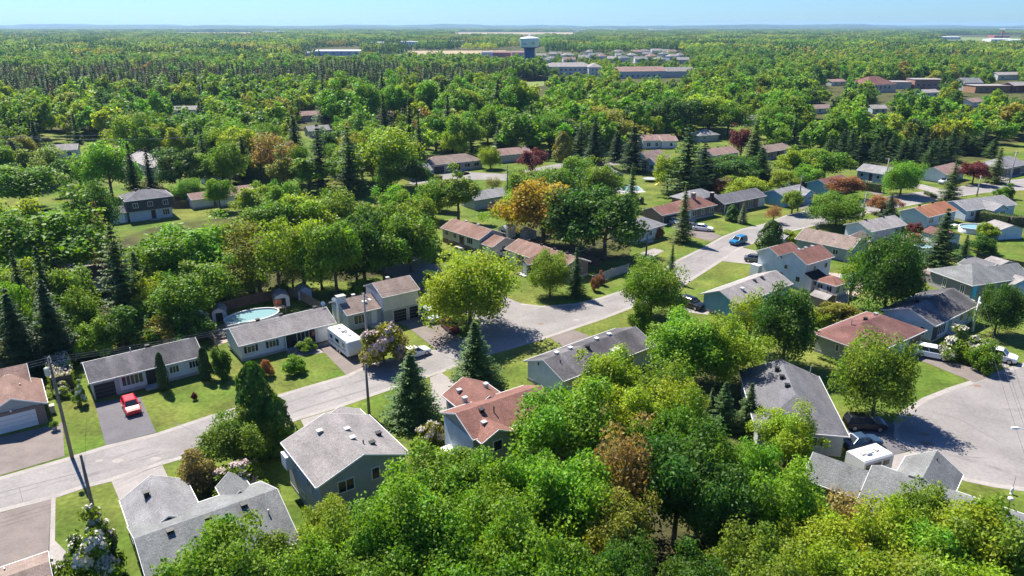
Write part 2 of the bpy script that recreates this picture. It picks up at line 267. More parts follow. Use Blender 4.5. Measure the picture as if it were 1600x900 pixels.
def house(name,label,ref,A,ang,ze0,blocks,wall,roof,feat=(),cat='house',group=None,trim=WHITE,found=True,world=None):
    o0=at(*A,ze0) if world is None else Vector(world); root=empty(name,(o0.x,o0.y,0),R(ang),label,cat,group)
    ext=[]
    for bi,b in enumerate(blocks):
        x0,x1,y0,y1,ze,r=b['x0'],b['x1'],b['y0'],b['y1'],b['ze'],b['r']; t=.16; ov=b.get('ov',.4); rk=b.get('rk',.3); zb=b.get('zb',0.); ty=b['t']
        wm=b.get('wall',wall); rm=b.get('roof',roof); eps=.004*bi
        ze-=eps
        ext+=[(x0,y0),(x1,y0),(x1,y1),(x0,y1)]
        rf=MB(); wl=MB(); fa=MB()
        if ty in('gx','gy'):
            swap=ty=='gy'; tr=(lambda a,bb,z:(bb,a,z)) if swap else (lambda a,bb,z:(a,bb,z))
            a0,a1,b0,b1=(y0,y1,x0,x1) if swap else (x0,x1,y0,y1); bm=b.get('rp',(b0+b1)/2)
            sec=lambda a:[tr(a,b0,ze),tr(a,bm,ze+r),tr(a,b1,ze),tr(a,b1,ze-t),tr(a,bm,ze+r-t),tr(a,b0,ze-t)]
            rf.loft([sec(a0),sec(a1)])
            s0=r/(bm-b0); s1=r/(b1-bm); zt0=ze+s0*ov-t-.01; zt1=ze+s1*ov-t-.01
            ws=lambda a:[tr(a,b0+ov,zb),tr(a,b0+ov,zt0),tr(a,bm,ze+r-t-.01),tr(a,b1-ov,zt1),tr(a,b1-ov,zb)]
            wl.loft([ws(a0+rk),ws(a1-rk)])
            for bb,sg in((b0,-1),(b1,1)):
                q=sorted((bb+sg*.02,bb+sg*.09)); lo=tr(a0-.01,q[0],ze-.14); hi=tr(a1+.01,q[1],ze-.01); fa.box(lo[0],hi[0],lo[1],hi[1],lo[2],hi[2])
            for aa,sg in((a0,-1),(a1,1)):
                q=(aa+sg*.015,aa+sg*.06)
                for be,bs in((b0,1),(b1,1)):
                    fa.loft([[tr(q[0],be,ze-t-.03),tr(q[1],be,ze-t-.03),tr(q[1],be,ze-.015),tr(q[0],be,ze-.015)],[tr(q[0],bm,ze+r-t-.03),tr(q[1],bm,ze+r-t-.03),tr(q[1],bm,ze+r-.015),tr(q[0],bm,ze+r-.015)]])
        elif ty in('hip','hgy'):
            if ty=='hip':
                dx,dy=x1-x0,y1-y0; h=b.get('hip',min(dx,dy)/2)
                rg=[(x0+h,(y0+y1)/2),(x1-h,(y0+y1)/2)] if dx>=dy else [((x0+x1)/2,y0+h),((x0+x1)/2,y1-h)]
                along=dx>=dy
            else: rg=[((x0+x1)/2,y0+b['hip']),((x0+x1)/2,y1)]; along=False
            i=len(rf.v); rf.v+=[(x0,y0,ze),(x1,y0,ze),(x1,y1,ze),(x0,y1,ze),(*rg[0],ze+r),(*rg[1],ze+r),(x0,y0,ze-t),(x1,y0,ze-t),(x1,y1,ze-t),(x0,y1,ze-t)]
            rf.f+=([(0,1,5,4),(1,2,5),(2,3,4,5),(3,0,4)] if along else [(0,1,4),(1,2,5,4),(2,3,5),(3,0,4,5)])+[(0,6,7,1),(1,7,8,2),(2,8,9,3),(3,9,6,0),(6,9,8,7)]
            wl.box(x0+ov,x1-ov,y0+ov,y1-ov,zb,ze-t-.01)
            for q in((x0-.08,x1+.08,y0-.08,y0-.015),(x0-.08,x1+.08,y1+.015,y1+.08),(x0-.08,x0-.015,y0-.01,y1+.01),(x1+.015,x1+.08,y0-.01,y1+.01)): fa.box(*q,ze-.14,ze-.01)
        elif ty=='flat':
            rf.box(x0,x1,y0,y1,ze-t,ze); wl.box(x0+ov,x1-ov,y0+ov,y1-ov,zb,ze-t-.01)
        elif ty=='shed':   # r: extra height at the back edge
            rf.loft([[(x,y0,ze),(x,y1,ze+r),(x,y1,ze+r-t),(x,y0,ze-t)] for x in(x0,x1)])
            wl.loft([[(x,y0+ov,zb),(x,y0+ov,ze-t),(x,y1-.05,ze+r-t-.05),(x,y1-.05,zb)] for x in(x0+rk,x1-rk)])
        w_=wl.build('wall',wm,root); ro=rf.build('roof',rm,root)
        if fa.v: fa.build('fascia',trim,ro)
        if found and not zb and ty!='flat':
            e=wl.v; xs=[v[0] for v in e]; ys=[v[1] for v in e]; MB().box(min(xs)-.03,max(xs)+.03,min(ys)-.03,max(ys)+.03,0,b.get('fh',.4)).build('foundation',CONC,root)
    for f in feat:
        k=f[0]
        if k=='w':   # ('w',block,side,x,z,w,h,panes[,shutter material])
            _,bi,sd,x,z,w,h,n=f[:8]; X,Y,rz=side_xf(blocks[bi],sd,x); fm,gm=window_mesh(w,h,n,WHITE)
            wo=link('window',fm,root,(X,Y,z),rz); link('pane',gm,wo)
            if len(f)>8:
                for s_ in(-1,1): MB().box(s_*(w/2+.28)-.17,s_*(w/2+.28)+.17,-.05,.02,-.03,h+.03).build('shutter',f[8],root,loc=(X,Y,z),rz=rz)
        elif k=='d': # door
            _,bi,sd,x,m,w=f[:6]; z=f[6] if len(f)>6 else .35; X,Y,rz=side_xf(blocks[bi],sd,x)
            d=MB().box(-w/2,w/2,-.06,.02,0,2.05).build('door',m,root,loc=(X,Y,z),rz=rz); MB().box(w/2-.14,w/2-.08,-.12,-.055,.95,1.05).build('door_handle',CHROME,d)
            MB().box(-w/2-.6,w/2+.6,-1.2,-.03,0,max(z-.03,.08)).build('doorstep',CONC,root,loc=(X,Y,0),rz=rz)
        elif k=='g': # garage door with four panels; open bays get dark ones for their shade
            _,bi,sd,x,m,w,h=f[:7]; X,Y,rz=side_xf(blocks[bi],sd,x); go=MB().box(-w/2-.1,w/2+.1,-.05,.02,0,h+.1).build('garage_door_frame',WHITE if len(f)<8 else f[7],root,loc=(X,Y,.02),rz=rz)
            for q in range(4): MB().box(-w/2,w/2,-.075,.0,q*h/4+.015,(q+1)*h/4-.015).build('panel',m,go)
        elif k=='v': # roof vent (x,y,z)
            b=MB(); b.box(-.22,.22,-.2,.2,-.4,.26); b.box(-.29,.29,-.27,.27,.26,.33); b.build('roof_vent',f[4] if len(f)>4 else DARK,root,loc=f[1:4])
        elif k=='p': MB().tube([(0,0,-.4),(0,0,f[4] if len(f)>4 else .45)],.07,8).build('vent_pipe',f[5] if len(f)>5 else GALV,root,loc=f[1:4])
        elif k=='c': # chimney x,y,z0,z1,w,d,mat
            _,x,y,z0,z1,w,d,m=f; c=MB().box(-w/2,w/2,-d/2,d/2,z0,z1).build('chimney',m,root,loc=(x,y,0)); MB().box(-w/2-.07,w/2+.07,-d/2-.07,d/2+.07,z1,z1+.1).build('chimney_cap',CONC,c)
        elif k=='x': # plain extra: name, material, boxes
            [MB().box(*q).build(f[1],f[2],root) for q in f[3]]
        elif k=='sat':
            s=MB(); s.tube([(0,0,-.3),(0,0,.5)],.03,6); s.build('dish_mast',GALV,root,loc=f[1:4]); d=MB(); d.lathe([(.02,0),(.2,.04),(.34,.12),(.36,.14),(.3,.12),(.02,.03)],14); do=d.build('satellite_dish',WHITE,root,loc=(f[1],f[2]-.05,f[3]+.5)); do.rotation_euler=(R(55),0,0)
    ca,sa=math.cos(R(ang)),math.sin(R(ang)); pts=[]
    zt=max(b['ze']+b['r'] for b in blocks)
    for (x,y) in ext:
        wx,wy=o0.x+x*ca-y*sa,o0.y+x*sa+y*ca; pts.append((wx,wy))
    pp=[px((x,y,z)) for x,y in pts for z in(0,zt)]
    HOUSES.append(dict(ref=ref,c=Vector((sum(p[0] for p in pts)/len(pts),sum(p[1] for p in pts)/len(pts),0)),poly=pts,box=(min(p[0] for p in pp),min(p[1] for p in pp),max(p[0] for p in pp),max(p[1] for p in pp)),dist=min(math.hypot(*p) for p in pts)))
    return root
def B(t,x0,x1,y0,y1,ze,r,**k): return dict(t=t,x0=x0,x1=x1,y0=y0,y1=y1,ze=ze,r=r,**k)
S_WHITE=siding('siding_white',(.66,.68,.69)); S_CREAM=siding('siding_cream',(.68,.66,.6)); S_BLUE=siding('siding_pale_blue',(.34,.46,.55)); S_BLUE2=siding('siding_blue',(.2,.4,.52)); S_GREY=siding('siding_grey',(.36,.39,.4)); S_GREYB=siding('siding_blue_grey',(.4,.41,.405)); S_SAGE=siding('siding_sage',(.33,.35,.315)); S_SLATE=siding('siding_slate',(.05,.055,.068)); S_BEIGE=siding('siding_beige',(.5,.45,.38)); S_TAUPE=siding('siding_taupe',(.25,.23,.22))
S_LBLUE=siding('siding_light_blue',(.48,.57,.64))
BR_RED=brick('brick_red',(.2,.075,.05),(.26,.11,.075)); BR_BROWN=brick('brick_brown',(.12,.065,.045),(.17,.09,.06)); BR_BUFF=brick('brick_buff',(.4,.3,.24),(.46,.36,.29))
R_GREY=shingle('shingle_grey',(.27,.265,.27)); R_GREYW=shingle('shingle_grey_weathered',(.185,.175,.182),(.1,.096,.102),.22); R_PALE=shingle('shingle_pale_grey',(.33,.305,.295)); R_TAN=shingle('shingle_tan_grey',(.265,.245,.238)); R_RED=shingle('shingle_red',(.235,.12,.098)); R_MAROON=shingle('shingle_maroon',(.175,.085,.08),(.215,.112,.098)); R_BROWN=shingle('shingle_brown',(.27,.175,.145),(.22,.135,.11)); R_ORANGE=shingle('shingle_orange',(.38,.18,.1),(.33,.14,.085)); R_DARK=shingle('shingle_charcoal',(.16,.158,.17)); R_BLACK=shingle('shingle_black',(.03,.03,.034)); R_SILVER=shingle('shingle_silver',(.205,.212,.21)); R_TANB=shingle('shingle_tan_brown',(.26,.2,.172)); R_PINK=shingle('shingle_pinkish',(.3,.2,.175))
SH_D=mat('shutter_dark',(.03,.03,.035),.6); D_WHITE=mat('door_white',(.62,.63,.63),.5,.05,2); D_TEAL=mat('door_grey',(.2,.24,.27),.5); BLIND=mat('teal_blind',(.03,.42,.62),.4)
house('split_level_house','grey split level house with tan roof and dark windows in the gable','the tan-roofed grey split-level',(494,762),35.6,5.0,
 [B('gy',0,9.5,0,9.3,5.0,1.75),B('gy',5.0,9.45,7.5,11.6,4.7,1.0)],S_GREYB,R_TAN,
 [('w',0,'f',2.9,3.35,1.5,1.15,2),('w',0,'f',5.9,3.5,.7,1.15,1),('w',0,'f',8.4,3.5,.6,1.2,1),('w',0,'l',3.0,2.9,.9,1.2,2),('w',0,'l',1.2,1.3,.7,.9,1),('w',0,'l',5.2,.9,.8,.6,2),('w',0,'l',2.4,.6,.8,.6,2),('w',0,'l',6.2,3.6,1.0,.5,2),
  ('d',0,'f',5.2,S_GREY,.9,.3),('v',3.2,6.9,6.15,GALV),('v',5.4,5.3,6.4,GALV),('v',5.1,3.3,6.5,GALV),('p',5.7,2.2,6.4,.4,DARK),('v',6.6,2.2,6.0),('v',8.2,4.2,5.5),
  ('x','bay_window',WHITE,[(-.35,.4,7.2,8.6,3.0,4.4)]),('x','deck',WOOD,[(5.4,8.2,-2.4,.25,.9,1.02),(5.5,5.6,-2.3,-2.2,0,.9),(8.0,8.1,-2.3,-2.2,0,.9)])])
house('red_roof_house','green-grey two storey house with red shingle roof and rear gable','the red-roofed green-grey house',(745,684),34.5,4.6,
 [B('gx',-.5,10.6,-.1,6.7,4.6,1.45),B('gy',2.2,8.1,5.6,11.2,3.9,1.5,roof=R_RED),B('gy',-.1,4.0,-1.1,3.2,4.55,.95,wall=S_SAGE)],S_SAGE,R_RED,
 [('w',0,'f',5.6,3.1,1.5,1.3,2),('w',0,'f',5.6,.8,1.2,1.2,2),('w',2,'f',2.0,2.9,1.0,1.1,1),('v',2.2,2.55,5.75),('v',8.0,2.5,5.75),('p',3.4,2.0,5.5,.7,DARK),('v',1.5,1.0,5.2,GALV),('v',3.0,7.3,4.8,GALV),('v',6.6,8.6,4.9,GALV),('v',3.6,9.6,4.6,GALV),
  ('x','side_wing',S_LBLUE,[(-.28,-.2,.3,6.3,.42,4.3)]),('x','utility_box',WHITE,[(-1.6,-.3,3.2,5.2,.02,1.3)])])
house('long_bungalow','long white gabled bungalow with streaked grey roof and white chimney','the long streaked grey-roofed bungalow',(880.7,595.6),39,2.8,
 [B('gx',0,17.2,0,7.6,2.8,1.5)],S_WHITE,R_GREYW,
 [('v',2.6,4.2,4.2,WHITE),('v',5.0,4.2,4.2,WHITE),('v',7.2,3.2,4.15),('v',9.8,4.15,4.2,WHITE),('v',12.2,4.15,4.2,WHITE),('p',1.8,2.6,3.9,.3,DARK),('c',9.4,.2,0,4.3,1.6,.8,S_WHITE),('w',0,'f',5.2,1.1,1.2,1.2,2),('w',0,'f',12.5,1.1,1.2,1.2,2),('d',0,'f',7.4,D_TEAL,.9),('w',0,'l',5.0,3.0,.3,.5,1),('g',0,'b',6.5,D_WHITE,2.6,2.1),('w',0,'b',13,1.1,1.6,1.2,2)])
house('front_garage_house','grey roofed house with front garage gable and row of black vents','the grey-roofed house with a garage gable',(210,842),35.5,4.8,
 [B('gx',0,11.7,-5.3,5.4,2.6,2.2),B('gy',.1,5.9,2.6,10.0,2.6,1.6,roof=R_GREY),B('gy',7.9,10.6,3.4,7.0,2.6,1.15)],S_TAUPE,R_SILVER,
 [('v',2.6,-.45,4.5),('v',5.6,-.45,4.5),('v',8.6,-.45,4.5),('v',2.1,7.3,3.95),('g',1,'b',3.0,D_WHITE,4.6,2.1),('w',0,'f',3,1,1.4,1.1,2),('w',0,'l',1.0,1.2,.8,.9,1),('p',10.2,-2,4.0)])
house('brown_garage_house','brown roofed house with white double garage door at the left edge','the brown-roofed house at the left edge',(74,629),36,2.6,
 [B('gy',-6.6,0,0,7.6,2.6,1.6,wall=S_GREY),B('gx',-15,-1.1,5.2,12.8,2.75,1.75,wall=S_BLUE2)],S_GREY,R_BROWN,
 [('g',0,'f',-3.6,D_WHITE,4.6,2.1,BR_BROWN),('x','brick_front',BR_BROWN,[(-6.2,-5.98,.22,.3,0,2.45),(-1.2,-.42,.22,.3,0,2.45),(-6.0,-1.2,.22,.3,2.2,2.55)]),('x','porch_lamp',WHITE,[(-3.7,-3.5,.05,.2,2.5,2.75)]),('p',-2.2,4.5,3.6,.3),('w',0,'r',3.5,1.2,.9,.9,1)])
house('corner_house','beige roofed house with slate wall cut off by the lower left corner','the house cut by the lower left corner',(75,861),36,2.6,
 [B('gx',-12,0,-7.5,0,2.6,1.5)],S_SLATE,R_TANB,[('p',-3,-1.5,3.1,.3),('x','porch_lamp',WHITE,[(.0,.2,-.5,-.3,1.8,2.1)])])
house('white_bungalow','white bungalow with streaked grey roof, open dark garage and red car outside','the white bungalow with the red car',(139.5,599),36.3,2.6,
 [B('gx',0,13.5,0,7.2,2.6,1.45)],S_WHITE,R_GREYW,
 [('g',0,'f',1.55,GARD,2.3,2.0,S_GREY),('x','stone_pillar',S_GREYB,[(2.85,3.25,.3,.42,0,2.45)]),('w',0,'f',4.75,.95,2.4,1.25,5),('d',0,'f',7.05,DOORD,1.0,.3),('x','door_recess_shade',DARK,[(6.35,7.85,.33,.41,.3,2.45)]),('w',0,'f',9.75,1.1,1.1,.9,3),('w',0,'f',12.2,1.15,1.1,.9,3),('v',7.6,4.2,3.9),('p',5.6,4.4,3.8,.5),('x','porch_lamp',DARK,[(1.5,1.62,.3,.4,2.2,2.4)])])  # dark panels paint the shade of the open garage and door recess
house('shuttered_bungalow','white bungalow with dark shutters, tan roof and camper on its drive','the shuttered white bungalow',(373,541),36.6,2.6,
 [B('gx',0,14.3,0,7.3,2.6,1.45)],S_WHITE,R_TAN,
 [('w',0,'f',1.7,1.15,1.0,.9,2,SH_D),('w',0,'f',4.7,1.15,.9,.9,2,SH_D),('x','porch_recess_shade',DARK,[(6.5,11.0,.33,.41,.35,2.4)]),('w',0,'f',9.5,.95,1.1,1.3,2),('w',0,'f',8.6,.95,.5,1.3,1),('d',0,'f',7.6,DOORD,.95,.35),('x','porch_post',WHITE,[(6.45,6.57,.0,.12,.35,2.42),(11,11.12,0,.12,.35,2.42)]),('x','planter',mat('rust_red',(.3,.1,.05)),[(10.4,10.8,-.1,.3,1.5,2.2)]),('g',0,'f',12.6,D_WHITE,2.3,2.0),('v',4.2,4.3,3.9),('v',7.6,4.3,3.9),('v',12.8,4.2,3.9),('sat',13.9,3.8,4.0),('x','front_stair',WOOD,[(6.6,7.4,-1.5,-.9,0,.2),(6.6,7.4,-1.0,-.4,0,.4)])])  # dark slab on the wall paints the recessed porch's shade
house('side_split_house','white side split house with raised block over two dark garage bays','the white side-split with two garages',(542,493),35.6,2.8,
 [B('gx',0,6.5,0,6.9,2.8,1.4),B('gx',5.6,12.1,-.9,5.9,4.75,1.45,rk=.25)],S_GREYB,R_TANB,
 [('x','gable_siding',S_WHITE,[(.22,.29,.45,6.45,.42,2.75)]),('x','upper_siding',S_CREAM,[(5.8,11.9,-.62,-.54,2.3,4.75),(5.77,5.845,-.55,5.5,2.3,4.8)]),('g',1,'f',8.6,GARD,2.2,2.0),('g',1,'f',11.0,GARD,1.5,2.0),('w',1,'f',7.3,3.05,.9,.95,2,SH_D),('w',1,'f',10.3,3.05,.9,.95,2,SH_D),  # dark door panels paint the shade inside two open bays
  ('w',0,'f',2.2,.9,1.9,1.35,3),('d',0,'f',4.6,D_WHITE,.9),('c',.45,3.1,0,4.9,1.3,1.0,S_WHITE),('v',3.0,4.2,4.0,GALV),('v',8.6,3.3,6.0,GALV),('x','skylight',WHITE,[(3.4,4.1,1.6,2.2,3.3,3.75)]),('sat',-.3,4.2,3.6)])
house('raised_ranch_house','cream raised ranch house with brown roof beside the side street','the cream raised ranch',(687.6,355.6),-47.5,3.2,
 [B('gx',0,12.9,0,7.2,3.2,1.5),B('gx',13.1,16.9,.1,7.0,2.5,1.35,wall=S_CREAM)],S_CREAM,R_BROWN,
 [('w',0,'f',1.8,1.9,.8,.9,2),('w',0,'f',4.6,1.8,.8,.9,2),('w',0,'f',9.6,1.6,1.7,1.2,3),('d',0,'f',6.9,DOORD,1.0,.5),('x','entry_panel',mat('olive_panel',(.16,.16,.1)),[(6.1,6.4,.33,.41,.5,3.1),(7.4,7.7,.33,.41,.5,3.1)]),('x','brick_base',BR_BROWN,[(.33,12.5,.32,.41,.02,1.0)]),('w',0,'f',10.6,.35,1.1,.6,2),('w',0,'f',3.0,.35,1.0,.6,2),('v',3.6,4.3,4.4,GALV),('v',7.6,4.3,4.4,GALV),('g',1,'f',15.0,D_WHITE,2.5,2.0),('w',1,'r',3.4,1.1,.9,.9,1)])
house('porch_brick_house','brown brick bungalow with little gabled porch and brown roof','the brown brick bungalow with a gabled porch',(788,388.5),-50.5,2.7,
 [B('gx',0,16.6,0,7.3,2.7,1.45),B('gy',7.4,10.0,-2.4,1.2,2.35,.75)],BR_BROWN,R_BROWN,
 [('g',0,'f',2.2,D_WHITE,2.6,2.1),('w',0,'f',5.6,.9,1.6,1.3,2),('d',1,'f',8.7,D_WHITE,1.2,.25),('w',0,'f',11.6,1.0,1.2,1.1,2),('v',2.6,4.2,4.0),('v',6.2,4.2,4.0),('v',10,4.2,4.0),('v',13.4,4.2,4.0),('w',0,'r',3.6,1.1,1.0,.9,2)])
house('white_cottage','small white house with grey hip roof behind the dark maples','the small white hip-roofed house',(1000,362),42,2.8,
 [B('hip',-2,9.2,0,7.4,2.8,1.7)],S_WHITE,R_GREY,[('w',0,'f',1.6,1.1,.9,1.0,1),('w',0,'f',4.2,1.1,.9,1.0,2),('w',0,'f',6.8,1.1,.9,1.0,2),('d',0,'f',3.0,BLIND,.9)])
house('red_roof_brick_house','brick house with rusty red roof, carport and brick chimney','the rusty-red-roofed brick house',(1085,327),35,2.7,
 [B('hip',-2.5,8.2,0,7.6,2.7,1.75,hip=2.5),B('gx',-10.2,-2.4,.7,7.4,2.55,1.3)],BR_BROWN,R_RED,
 [('w',0,'f',.6,.9,1.3,1.2,2),('w',0,'f',3.6,.9,1.0,1.2,2),('w',0,'f',6.6,.9,1.2,1.2,2),('d',0,'f',-.9,D_WHITE,.9),('g',1,'f',-6.4,GARD,5.6,2.0),('c',3.2,3.4,0,5.6,.9,.7,BR_RED),('x','roof_panel_flashing',R_GREY,[(-3.2,-2.2,1.0,2.0,3.0,3.06)])])
house('charcoal_roof_house','long brick bungalow with charcoal roof and open gable porch','the long charcoal-roofed brick bungalow',(1132,319),35,2.7,
 [B('gx',0,16.5,0,7.2,2.7,1.5),B('hip',-5,6,6.6,13.4,2.9,1.7,roof=R_GREY)],BR_BROWN,R_DARK,
 [('x','open_porch_shade',DARK,[(.25,6.2,.33,.41,.1,2.4)]),('x','porch_post',WHITE,[(.3,.46,.02,.18,0,2.5)]),('w',0,'f',10.6,.7,1.3,1.5,2),('x','brick_pier',BR_RED,[(12.3,13.6,.3,.41,0,2.5)]),('g',0,'f',15.0,D_WHITE,2.4,2.1),('c',-.6,3.6,0,5.0,.8,.7,DARK),('p',2.4,9.9,4.4,.5,DARK)])  # dark slab on the wall paints the shade within the open porch
house('sky_blue_house','sky blue bungalow with grey roof behind a small street tree','the sky-blue bungalow',(1228,309),37,2.7,
 [B('gx',0,11.5,0,7.6,2.7,1.45),B('gy',6.4,11.4,-1.2,4,2.65,1.1)],S_BLUE2,R_GREY,[('w',1,'f',9.6,1.1,.8,.8,1),('w',0,'f',4,1,1.1,1.0,2),('d',1,'f',7.6,D_TEAL,.9),('w',1,'f',10.6,1.1,.5,.8,1),('v',3,4.3,4.0),('v',5.4,4.3,4.0),('sat',7,4.2,4.0)])
house('red_roof_blue_house','blue gabled house with red roof half hidden by a red-leaved tree','the blue house behind the red-leaved tree',(1297,292),37,2.7,
 [B('gx',0,12,0,7.4,2.7,1.5)],S_BLUE2,R_MAROON,[('w',0,'f',3,1,1.4,1.1,2),('g',0,'f',9,D_WHITE,2.6,2.1)])
house('raised_blue_house','raised pale blue house with grey roof and white corner chimney','the raised pale-blue house',(1337.6,266),-52,3.7,
 [B('gx',0,9.4,0,8.4,3.7,1.6)],S_BLUE,R_GREY,[('w',0,'f',1.8,2.2,.8,.8,1),('w',0,'f',6.6,2.2,.8,.8,1),('d',0,'f',4.4,DOORD,1.0,1.2),('c',9.0,.2,0,4.6,.7,.6,WHITE),('g',0,'r',3.6,GARD,2.6,2.2)])
house('white_gable_house','white gabled house with pale roof beside the burgundy tree','the white house by the burgundy tree',(1479,273),37,2.8,
 [B('gx',0,13,0,8,2.8,1.7)],S_WHITE,R_PINK,[('w',0,'f',2.5,1,1.2,1.1,2),('d',0,'f',4.6,DOORD,.9)])
house('big_grey_hip_house','grey hip roofed house at the right edge behind a tall spruce','the grey hip-roofed house at the right edge',(1572,263),32,2.8,
 [B('hip',0,15,0,9,2.8,2.3)],BR_BROWN,R_GREY,[('g',0,'f',8,GARD,4.4,2.1),('w',0,'f',3,1,1.6,1.2,2)])
house('orange_roof_house','pale blue gabled house with bright orange shingle roof','the orange-roofed house',(1451,339.5),33,2.8,
 [B('gx',0,13,0,7.2,2.8,1.55)],S_LBLUE,R_ORANGE,[('w',0,'f',1.6,1.1,.6,1.2,1),('w',0,'f',2.6,1.1,.6,1.2,1),('w',0,'f',6,1,1.2,1.1,2),('v',3.3,4.2,4.2),('v',9,4.2,4.2)])
house('hedge_grey_house','light grey house with cross gable behind the long clipped hedge','the grey cross-gabled house behind the hedge',(1530,327),22,2.7,
 [B('gx',-4,13.5,0,8.2,2.7,1.6),B('gy',2.0,7.6,-2.2,4,2.68,1.3)],S_LBLUE,R_GREY,[('w',1,'f',3.8,.9,.8,1.2,1),('w',1,'f',5.6,.9,1.6,1.2,3),('w',0,'f',-1.6,1,1,1.1,2),('w',0,'f',10,1,1.4,1.2,3)])
house('grey_gable_house','white bungalow with pale grey roof next to the orange roofed house','the pale-grey-roofed white bungalow',(1372,359),29,2.7,
 [B('gx',-2.6,9.6,-.4,6.6,2.7,1.45)],S_WHITE,R_PALE,[('w',0,'f',6.6,1,1.0,1.1,2),('w',0,'f',8.4,1,.6,1.1,1),('v',-.2,3.2,4.05),('v',5.6,3.2,4.05)])
house('tan_roof_house','grey house with wide tan brown roof behind the white two storey','the wide tan-brown-roofed house',(1241.6,373),-45,2.7,
 [B('gx',0,11.5,0,8.4,2.7,1.6),B('gy',7,11.4,3.6,11.2,2.69,1.5)],S_GREYB,R_TANB,[('w',0,'f',4.4,1.1,.8,.9,1),('w',0,'f',8.4,1.1,1,.9,2),('v',2.4,4.9,4.3),('p',6.8,2.2,3.4,.7,WHITE)])
house('white_two_storey_house','tall white two storey house with red roof and sunroom','the white two-storey house',(1261.4,413.6),35.3,5.1,
 [B('gx',0,8.2,0,6.2,5.1,1.6),B('gx',.05,6.6,5.2,10.6,5.0,1.3),B('hip',.6,5.3,-5.4,-1.2,2.6,.75,roof=R_RED),B('shed',.3,4.2,-1.3,.5,2.75,.75,roof=R_BLACK)],S_WHITE,R_RED,
 [('w',0,'l',4.2,3.2,.6,.7,1),('w',0,'l',5.2,.9,1.1,1.4,2),('w',0,'l',1.6,1.5,.8,.9,1),('w',0,'f',3.0,3.2,.5,1.0,1),('w',0,'f',6.4,3.3,.8,.9,1),('w',2,'l',-2.4,1.0,.9,1.1,2),('w',2,'l',-4.1,1.0,.9,1.1,2),('w',2,'f',2.0,1.0,.9,1.1,2),('w',2,'f',4.0,1.0,.8,1.1,1),('d',3,'f',2.6,DOORD,1.4,.3),('v',2.4,3.5,6.35,GALV),('v',4.4,3.5,6.35,GALV),('v',6.2,3.4,6.35,GALV),('x','side_shed',S_WHITE,[(-.9,.2,9.0,10.8,0,2.6)]),('x','air_conditioner',DARK,[(-.9,-.2,3.0,3.8,0,.9)])])
house('blue_gable_house','blue gabled house with grey roof behind a yellow-green tree','the blue gabled house',(1152,477),39.5,2.8,
 [B('gx',0,16.2,0,6.9,2.8,1.5)],S_BLUE2,R_PALE,[('w',0,'f',4,1,1.2,1.1,2),('w',0,'f',12,1,1.2,1.1,2),('v',4.4,2.2,3.8,WHITE),('v',9,3.0,3.95),('v',11.2,3.0,4.0)])
house('streaked_grey_house','pale blue bungalow with dark streaked grey roof and five front windows','the streaked-roof pale-blue bungalow',(1455,513),37,2.9,
 [B('gx',1.4,15.9,0,8.2,2.9,1.6)],S_LBLUE,R_GREYW,[('w',0,'f',4.6,.8,2.2,1.4,4),('d',0,'f',7.4,D_TEAL,.9),('w',0,'f',9.2,1.2,.4,.5,1),('w',0,'f',11.0,1.3,1.0,.9,2),('w',0,'f',13.8,1.3,.9,.9,2),('x','stone_front',S_SLATE,[(1.75,3.4,.32,.41,.3,2.6)]),('w',0,'l',1.8,.9,.7,1.2,1),('v',5.4,4.8,4.4),('v',8.4,4.6,4.4,GALV)])
house('grey_brick_hip_house','grey brick house with silver grey hip roof and right wing','the silver-grey hip-roofed brick house',(1520,446.4),19,2.8,
 [B('hip',0,10.2,0,9.2,2.8,2.1),B('gx',4.5,14.2,.4,6.6,2.75,1.6),B('gy',8.6,14,5,10.4,2.7,1.3,roof=R_DARK)],S_TAUPE,R_SILVER,[('w',0,'l',2.0,.7,.7,1.5,2),('w',0,'l',5.6,.7,.6,1.5,2),('d',0,'f',1.2,BLIND,1.0),('w',1,'f',8,1,1.2,1.1,2),('w',1,'r',3,1.2,.8,.9,1)])
house('maroon_hip_house','sage green house with maroon hip roof beside the white car','the maroon hip-roofed house',(1364,554),35.6,2.8,
 [B('hip',0,14.3,0,9.0,2.8,2.0)],S_SAGE,R_MAROON,[('w',0,'l',5.2,1.3,.4,.9,1),('g',0,'f',9.0,D_WHITE,2.4,2.0),('d',0,'f',11.2,mat('door_red',(.2,.02,.015),.5),1.0),('w',0,'f',3.4,1,1.6,1.2,3),('x','brick_front',BR_RED,[(10.2,13.6,.33,.41,.02,2.5)]),('p',3.6,5.5,4.2,1.1,GALV),('v',6.3,5.0,4.65),('v',9.6,5.3,4.5,GALV),('p',2.6,3.0,4.0,.25,DARK),('p',4.6,2.0,3.6,.3,DARK)])
house('charcoal_hip_house','grey house with large charcoal roof and three vents beside the black van','the large charcoal-roofed house',(1327,682),-9.5,2.8,
 [B('hgy',-9.6,0,0,14.4,2.8,2.0,hip=4.9)],S_GREY,R_DARK,[('v',-5.3,7.2,4.62),('v',-5.5,9.4,4.62),('v',-5.7,11.6,4.62),('w',0,'f',-3,1.1,1.2,1.0,2),('p',-1.2,14.0,3.1,1.2,GALV),('p',-6.4,14.2,4.0,1.2,GALV),('g',0,'r',3,D_WHITE,2.6,2.1)])
